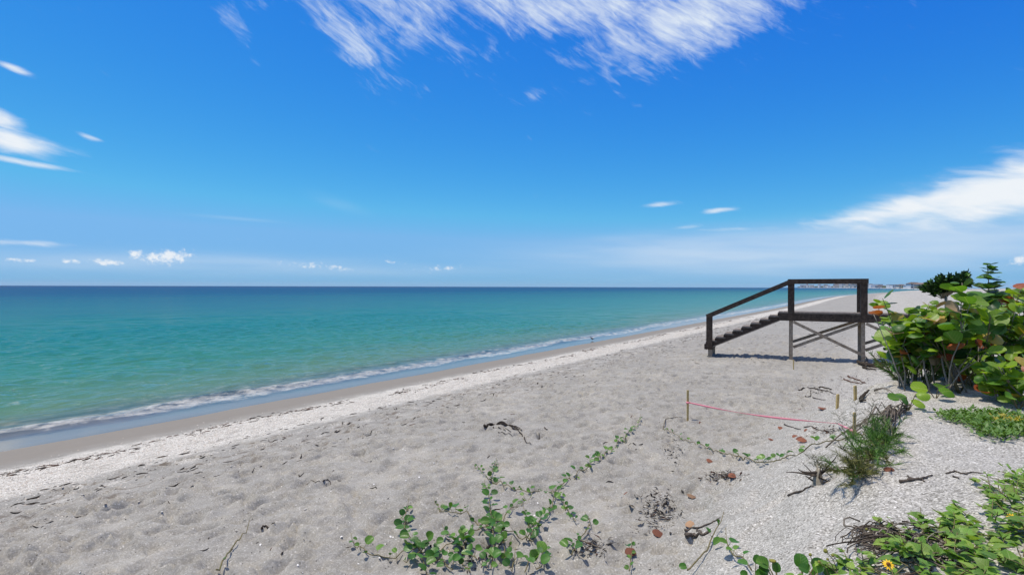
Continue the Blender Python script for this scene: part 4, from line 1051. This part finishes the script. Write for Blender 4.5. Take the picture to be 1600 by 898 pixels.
twig([[(408, 828), (416, 822), (428, 818)]], [.012], 'short dark crust of wrack on trampled sand', 'wrack_piece', 'wrack', 'wrack')
def stump():
    root = empty('driftwood_stump', at(1277, 757), 'spiky weathered driftwood root at the foot of the dune face', 'driftwood'); O = root.location.copy(); rr = random.Random(2)
    b = MB(); core = bez(Vector((0, 0, -.03)), (.1, .05, 1), .16, 5, 0, .2, rr); b.tube(core, [.035, .042, .04, .034, .026, .014], 7); b.build('core', M['drift_pale'], root)
    for i in range(15):
        a = rr.uniform(0, 6.283); d = Vector((math.cos(a)*1.2+.45, math.sin(a)*.6, rr.uniform(-.1, .9))); p = core[rr.randint(1, 4)]
        pts = bez(p, d, rr.uniform(.10, .27), 5, .05, .22, rr)
        pts = [Vector((v.x, v.y, max(v.z, gz(O.x+v.x, O.y+v.y)-O.z-.005))) for v in pts]
        b = MB(); r = rr.uniform(.007, .016); b.tube(pts, [r*(1-.16*k) for k in range(6)], 5); b.build('root', rr.choice([M['drift'], M['drift'], M['drift_pale'], M['wrack']]), root)
stump()
def litter_pile(px, py, rx, ry, n, label, red=.1, seed=0):
    rr = random.Random(seed); root = empty('litter_pile', at(px, py), label, 'leaf litter'); O = root.location.copy()
    bits = {}
    for i in range(n):
        p = at(px+rr.gauss(0, rx), py+rr.gauss(0, ry)); a = rr.uniform(0, 3.14); L = rr.uniform(.015, .12)*rr.uniform(.4, 1); d = Vector((math.cos(a), math.sin(a), rr.uniform(-.1, .3))); s = Vector((-d.y, d.x, rr.uniform(-.3, .3))).normalized()*L*rr.choice([rr.uniform(.03, .08), rr.uniform(.03, .08), rr.uniform(.1, .25)])
        q = p-O+Vector((0, 0, rr.uniform(.004, .022))); k = 'wrack_red' if rr.random() < red else rr.choice(['wrack', 'drift', 'drift', 'dry_stem', 'dry_stem'])
        b = bits.setdefault(k, MB()); e = q+d*L; m = q.lerp(e, .5)+Vector((0, 0, rr.uniform(.0, .012)))
        b.add([q, m+s, e, m-s, m-Vector((0, 0, .006))], [(0, 1, 2, 3), (0, 4, 1), (1, 4, 2), (2, 4, 3), (3, 4, 0)])
    for k, b in bits.items(): o = b.build('litter', M[k], root); o['kind'] = 'stuff'
litter_pile(1032, 798, 17, 15, 300, 'brown leaf and twig litter heap beside the knotted stick', .15, 1)
litter_pile(1130, 746, 14, 4.5, 190, 'reddish brown litter heap where the dune slope begins', .35, 2)
litter_pile(1280, 612, 16, 4, 120, 'dark litter heap beside the wrack branch and stakes', .1, 3)
litter_pile(725, 875, 30, 14, 110, 'thin scatter of litter under the tangled vines', .2, 4)
litter_pile(925, 858, 14, 8, 90, 'bark scraps beside the small vine sprig', .1, 5)
litter_pile(1055, 703, 12, 12, 70, 'thin dark litter below the dry vine tail', .05, 6)
litter_pile(1296, 674, 12, 4, 80, 'reddish litter at the end of the pink tape', .4, 7)
litter_pile(1335, 594, 11, 3, 70, 'brown litter on the sand below the walkway', .3, 8)
# single fallen leaves
for i, (px, py, s, m, ex) in enumerate(((1025, 839, .12, 'dry_leaf', 'large round russet fallen leaf beside the litter heap'), (1217, 671, .10, 'dry_leaf', 'upright russet fallen leaf under the pink tape'), (1078, 779, .09, 'tan_leaf', 'curled tan fallen leaf at the litter heap'),
        (994, 865, .09, 'dry_leaf', 'dark red fallen leaf above the little vine shoot'), (1071, 819, .08, 'tan_leaf', 'pale tan fallen leaf beside the slim stick'), (976, 772, .07, 'dry_leaf', 'small russet fallen leaf on bare sand'), (1096, 661, .09, 'dry_leaf', None), (1244, 685, .12, 'dry_leaf', None),
        (1261, 690, .11, 'dry_leaf', None), (1105, 722, .08, 'dry_leaf', None), (1286, 638, .12, 'dry_leaf', None), (1253, 641, .10, 'dry_leaf', None), (1256, 674, .07, 'dry_leaf', None), (1238, 684, .09, 'dry_leaf', None), (1150, 745, .08, 'dry_leaf', None), (1141, 748, .08, 'dry_leaf', None), (1206, 687, .07, 'dry_leaf', None), (1380, 735, .07, 'dry_leaf', None), (992, 826, .07, 'tan_leaf', None))):
    me = leaf_mesh('fallen_leaf', OUT_GRAPE, M[m], .35, .25, .05, i); o = link('fallen_leaf', me); p = at(px, py)
    a = random.uniform(0, 6.28); o.matrix_world = Matrix.Translation(p+Vector((0, 0, .018))) @ (frame((math.cos(a), math.sin(a), .1), (random.uniform(-.3, .3), -.45, 1)).to_4x4()) @ Matrix.Diagonal((s, s*.9, s, 1))
    tag(o, ex or 'small russet fallen leaf lying on the sand', 'leaf', None if ex else 'fallen leaves on the sand')
# shells
def shell_mesh():
    b = MB(); n = 9; m = 5
    for i in range(m):
        r = i/(m-1)
        for k in range(n):
            a = -1.35+2.7*k/(n-1); w = r*(1+.05*(-1)**k); b.v.append((w*math.sin(a)*.9, w*math.cos(a)-.4, .42*math.sqrt(max(0, 1-r*r*.95))+.03*(-1)**k*r))
    for i in range(m-1):
        for k in range(n-1): b.f.append((i*n+k, (i+1)*n+k, (i+1)*n+k+1, i*n+k+1)); b.mi.append(0)
    return b.mesh('white_shell', M['shell'])
_sm = shell_mesh(); _r = random.Random(3)
SH = [(575, 719), (580, 720), (457, 766), (477, 795), (465, 882), (472, 894), (342, 770), (630, 701), (614, 700), (376, 881), (972, 776), (520, 831), (584, 756), (440, 760), (250, 790), (125, 893), (190, 845), (300, 740), (690, 720), (610, 838), (614, 839), (700, 700), (560, 880), (505, 870), (655, 745)]
while len(SH) < 60: SH.append((_r.uniform(20, 1000), _r.uniform(690, 890)))
for px, py in SH:
    p = at(px, py); o = link('white_shell', _sm); s = _r.uniform(.010, .021); o.location = p+Vector((0, 0, -.002)); o.scale = (s, s, s); o.rotation_euler = (_r.uniform(-.3, .3), _r.uniform(-.3, .3), _r.uniform(0, 6.28))
    tag(o, 'small white shell lying on the grey sand', 'shell', 'white shells scattered on the sand')
# shell hash and wrack in the tide lines
def hash_bits():
    rr = np.random.default_rng(8); b = MB(); n = 19000
    for i in range(n):
        t = 1.5+48*rr.random()**1.6; s = -10.0+rr.normal(0, .58) if rr.random() < .9 else rr.uniform(-9.5, -6.8); s += .25*math.sin(t*.7)+.2*(float(vnoise(t, 0, .8, 2))-.5)
        x, y = xy(s+float(curve(t)), t); z = gz(x, y); L = rr.uniform(.008, .020)*(1+t*.02); a = rr.uniform(0, 6.28); w = L*rr.uniform(.5, .9)
        c, q = math.cos(a), math.sin(a); tl = rr.normal(0, .3); h = L*.35
        b.add([(x+c*L, y+q*L, z+h*(.3+tl)), (x-q*w, y+c*w, z+h*.3), (x-c*L, y-q*L, z+h*(.3-tl)), (x+q*w, y-c*w, z+h*.3), (x, y, z+h)], [(0, 1, 4), (1, 2, 4), (2, 3, 4), (3, 0, 4)], int(rr.choice(3, p=(.66, .24, .10))))
    o = b.build('shell_hash', [M['chip_a'], M['chip_b'], M['chip_c']], smooth=False); tag(o, 'pale ridge of broken shells along the tide line', 'shell hash', kind='stuff')
hash_bits()
def wrack_bits():
    rr = np.random.default_rng(12); b = MB()
    for i in range(8000):
        u = rr.random(); t = 1.0+55*rr.random()**1.5
        if u < .34: s = -10.75+rr.normal(0, .17)+.25*math.sin(t*.7)+.25*(float(vnoise(t, 0, .8, 2))-.5); mi = 1 if rr.random() < .45 else 0
        elif u < .40: s = -9.0+rr.normal(0, .14)+.25*math.sin(t*.7)+.3*(float(vnoise(t, 3, .8, 2))-.5); mi = 0
        elif u < .58: s = rr.choice([-7.9, -7.2, -8.4])+rr.normal(0, .13)+.5*(float(vnoise(t, 5, .5, 2))-.5); mi = 0
        else:
            s = rr.uniform(-8.5, -1.4); mi = 1 if rr.random() < .12 else 0
            if float(vnoise(s, t, 1.6, 14)) < .62: continue
        if u < .4 and float(vnoise(t, s, 1.6, 21)) < .34: continue
        x, y = xy(s+float(curve(t)), t); L = .006+.055*rr.random()**3.2*(1 if u > .58 else 1.3)*(1+t*.02); 
        a = (math.pi/2-TH if u < .58 else 0)+rr.normal(0, .55 if u < .58 else 1.3); w = L*rr.uniform(.06, .16)+.002; c, q = math.cos(a), math.sin(a); bend = rr.normal(0, .25)*L
        v = []
        for k, (f, ww) in enumerate(((-1, .3), (-.3, 1), (.4, .9), (1, .25))):
            xx, yy = x+c*L*f-q*bend*f*f, y+q*L*f+c*bend*f*f; zz = gz(xx, yy)+.003
            v += [(xx-q*w*ww, yy+c*w*ww, zz), (xx+q*w*ww, yy-c*w*ww, zz), (xx, yy, zz+w*ww*.9+.002)]
        f = []
        for k in range(3):
            for j in range(3): f.append((k*3+j, k*3+(j+1) % 3, k*3+3+(j+1) % 3, k*3+3+j))
        b.add(v, f, mi)
    o = b.build('wrack_scatter', [M['wrack'], M['wrack_red']]); tag(o, 'dark seaweed scraps strewn in lines along the beach', 'seaweed', kind='stuff')
wrack_bits()

# ------------------------------------------------------------------ shore bird
def bird():
    r = ray(925, 531.5); d = 3.0/-r.z*.998; p = Vector((r.x*d, r.y*d, 0)); p.z = max(gz(p.x, p.y), -.01)
    root = empty('shore_bird', p, 'small dark shore bird standing at the water edge', 'bird'); b = MB(); n = 8
    a0 = Vector((-.82, .57, 0)).normalized(); up = Vector((0, 0, 1)); sd = a0.cross(up)
    prof = ((-.13, .006, .095), (-.10, .018, .10), (-.05, .038, .108), (0, .046, .115), (.04, .042, .128), (.07, .026, .150), (.085, .019, .172), (.10, .022, .186), (.122, .016, .186), (.136, .005, .183), (.175, .0015, .176))
    for x, w, z in prof:
        for k in range(n): b.v.append(tuple(a0*x+up*(z+w*math.sin(6.283*k/n)*.95)+sd*(w*.8*math.cos(6.283*k/n))))
    for i in range(len(prof)-1):
        for k in range(n): b.f.append((i*n+k, i*n+(k+1) % n, (i+1)*n+(k+1) % n, (i+1)*n+k)); b.mi.append(0)
    b.build('body', M['bird_dark'], root)
    for k in (-1, 1):
        c = MB(); c.tube([sd*.015*k+up*.085, sd*.016*k+up*.045+a0*-.008, sd*.016*k+up*-.005], [.005, .003, .003], 4); c.tube([sd*.016*k, sd*.018*k+a0*.03], [.003, .002], 4); c.build('leg', M['bird_dark'], root)
bird()

# ------------------------------------------------------------------ far shore
def wall_mat(name, c): return simple(name, tuple(v*.92 for v in c), c, .2, .8, .1, .01)
WALLS = [wall_mat('wall_white', (.74, .73, .70)), wall_mat('wall_cream', (.62, .56, .46)), wall_mat('wall_grey', (.42, .42, .42)), wall_mat('wall_tan', (.48, .40, .33))]
ROOF = [simple('roof_brown', (.10, .07, .055), (.14, .10, .08), 1, .9), simple('roof_grey', (.20, .20, .20), (.26, .26, .26), 1, .9), simple('roof_red', (.20, .14, .11), (.24, .17, .14), 1, .9)]
GLASS = simple('window_glass', (.02, .03, .04), (.04, .05, .06), 1, .15, 0, .01, .6)
FARG = simple('far_foliage', (.022, .045, .018), (.060, .090, .030), .12, .9, .4, 2)
FARS = simple('far_sand', (.55, .52, .46), (.64, .61, .55), .02, .9)
BX, BY, BZ = Vector((1, 0, 0)), Vector((0, 1, 0)), Vector((0, 0, 1))
def far_pt(px, d): return Vector(((px-800)/F*d, d, 0))
def far_land():
    b = MB(); top = []; n = 60; R_ = []
    for i in range(n):                                   # bay shore from the hidden end of our beach round to the far towers
        f = i/(n-1); px = 1470-225*f; d = 900+4700*f**1.5; p = far_pt(px, d); R_.append((p, px, d))
    for i, (p, px, d) in enumerate(R_):
        q0 = far_pt(px, d); q1 = far_pt(px+2, d+18); q2 = far_pt(px+6, d+60); q3 = far_pt(px+60, d+900)
        b.v += [(q0.x, q0.y, -.6), (q1.x, q1.y, 1.2), (q2.x, q2.y, 2.2), (q3.x, q3.y, 2.6)]
    for i in range(n-1):
        for k in range(3): b.f.append((i*4+k, i*4+k+1, (i+1)*4+k+1, (i+1)*4+k)); b.mi.append(0)
    o = b.build('far_shore', FARS); tag(o, 'low pale beach of the far shore across the bay', 'shore', kind='structure')
    return R_
RR = far_land()
def shore_d(px): return 900+4700*max(0.0, (1470-px)/225.0)**1.5
def far_trees():
    rr = random.Random(31); b = MB()
    for i in range(520):
        px = rr.uniform(1247, 1475); d = shore_d(px)+rr.uniform(70, 260); p = far_pt(px, d); h = rr.uniform(4, 9)*(1+.25*(d > 3500)); w = h*rr.uniform(.6, 1.5); z0 = 1.6
        n = 8; base = len(b.v)
        for j, (zf, rf) in enumerate(((0, .7), (.35, 1.0), (.7, .8), (.95, .35))):
            for k in range(n):
                a = 6.283*k/n; r = w*rf*rr.uniform(.7, 1.15); b.v.append((p.x+math.cos(a)*r, p.y+math.sin(a)*r, z0+h*zf*rr.uniform(.88, 1.1)))
        b.v.append((p.x, p.y, z0+h))
        for j in range(3):
            for k in range(n): b.f.append((base+j*n+k, base+j*n+(k+1) % n, base+(j+1)*n+(k+1) % n, base+(j+1)*n+k)); b.mi.append(0)
        for k in range(n): b.f.append((base+3*n+k, base+3*n+(k+1) % n, base+4*n)); b.mi.append(0)
    o = b.build('far_trees', FARG); tag(o, 'dark line of trees along the far shore', 'trees', kind='stuff')
far_trees()
def building(px, dd, w, dp, h, wall, roof, label, hip=False, win=True, floors=None):
    d = shore_d(px)+dd; p = far_pt(px, d); p.z = 1.6; root = empty('far_building', p, label, 'building', 'buildings on the far shore')
    b = MB(); b.box(Vector((0, 0, h/2)), BX*(w/2), BY*(dp/2), BZ*(h/2)); b.build('wall', wall, root, smooth=False)
    r = MB()
    if hip:
        e = w*.56; g = dp*.6; k = min(w, dp)*.22
        r.add([(-e, -g, h), (e, -g, h), (e, g, h), (-e, g, h), (-e*.45, 0, h+k), (e*.45, 0, h+k)], [(0, 1, 5, 4), (1, 2, 5), (2, 3, 4, 5), (3, 0, 4), (3, 2, 1, 0)])
    else: r.box(Vector((0, 0, h+.35)), BX*(w/2+.4), BY*(dp/2+.4), BZ*.35)
    r.build('roof', roof, root, smooth=False)
    if win:
        nf = floors or max(1, int(h/3.3)); nc = max(2, int(w/6))
        me = MB(); me.box(Vector((0, 0, 0)), BX*(w/nc*.30), BY*.12, BZ*(h/nf*.28)); me = me.mesh('window', GLASS, False)
        for i in range(nf):
            for j in range(nc):
                o = link('window', me, root); o.location = (-w/2+w*(j+.5)/nc, -dp/2-.05, h*(i+.5)/nf)
def skyline():
    rr = random.Random(17)
    # nearest houses by the bay beach
    building(1428, 40, 26, 16, 10.5, WALLS[0], ROOF[0], 'white beach house with dark roof and openings beside the sea grapes', True, True, 2)
    building(1420, 95, 20, 14, 7.0, WALLS[0], ROOF[1], 'low white house beside the dark-roofed beach house', True, True, 2)
    building(1408, 60, 22, 14, 8.0, WALLS[1], ROOF[0], 'cream house among trees on the bay shore', True, True, 2)
    building(1400, 60, 30, 14, 9.5, WALLS[0], ROOF[1], 'long white block in the middle of the bay shore', False, True, 3)
    building(1394, 90, 30, 16, 11, WALLS[0], ROOF[1], 'taller white block with flat grey roof on the bay shore', False, True, 3)
    building(1440, 110, 24, 14, 9, WALLS[3], ROOF[2], 'tan house with brown roof mostly behind the shrubs', True, True, 2)
    for i in range(26):
        px = 1252+128*(i+.5)/26+rr.uniform(-1.5, 1.5); h = rr.uniform(9, 22)*(1.25 if px < 1340 else .75); w = rr.uniform(16, 48)
        k = rr.randrange(4); hip = rr.random() < .25
        building(px, rr.uniform(30, 120), w, 16, h, WALLS[k], rr.choice(ROOF[:2]), '%s %s %s building in the distant skyline across the bay' % ('tall' if h > 19 else 'low' if h < 11 else 'small', ('white', 'cream', 'grey', 'tan')[k], 'pitched-roof' if hip else 'flat-roofed'), hip, False)
    building(1261, 60, 14, 14, 42, WALLS[2], ROOF[1], 'slender tower standing above the distant skyline', False, False)
skyline()

# ------------------------------------------------------------------ air
def haze():
    b = MB(); b.box(Vector((0, 0, 30)), BX*14000, BY*14000, BZ*38)
    m = bpy.data.materials.new('haze'); m.use_nodes = True; t = m.node_tree; t.nodes.clear()
    o = t.nodes.new('ShaderNodeOutputMaterial'); v = t.nodes.new('ShaderNodeVolumePrincipled')
    v.inputs['Color'].default_value = (.80, .90, 1.0, 1); v.inputs['Density'].default_value = 4.0e-5; v.inputs['Anisotropy'].default_value = 0.0
    t.links.new(v.outputs[0], o.inputs['Volume'])
    ob = b.build('haze', m, smooth=False); tag(ob, 'thin pale sea haze over the whole coast', 'haze', kind='stuff')
haze()
print('vine leaves', NV[0], 'objects', len(bpy.data.objects))
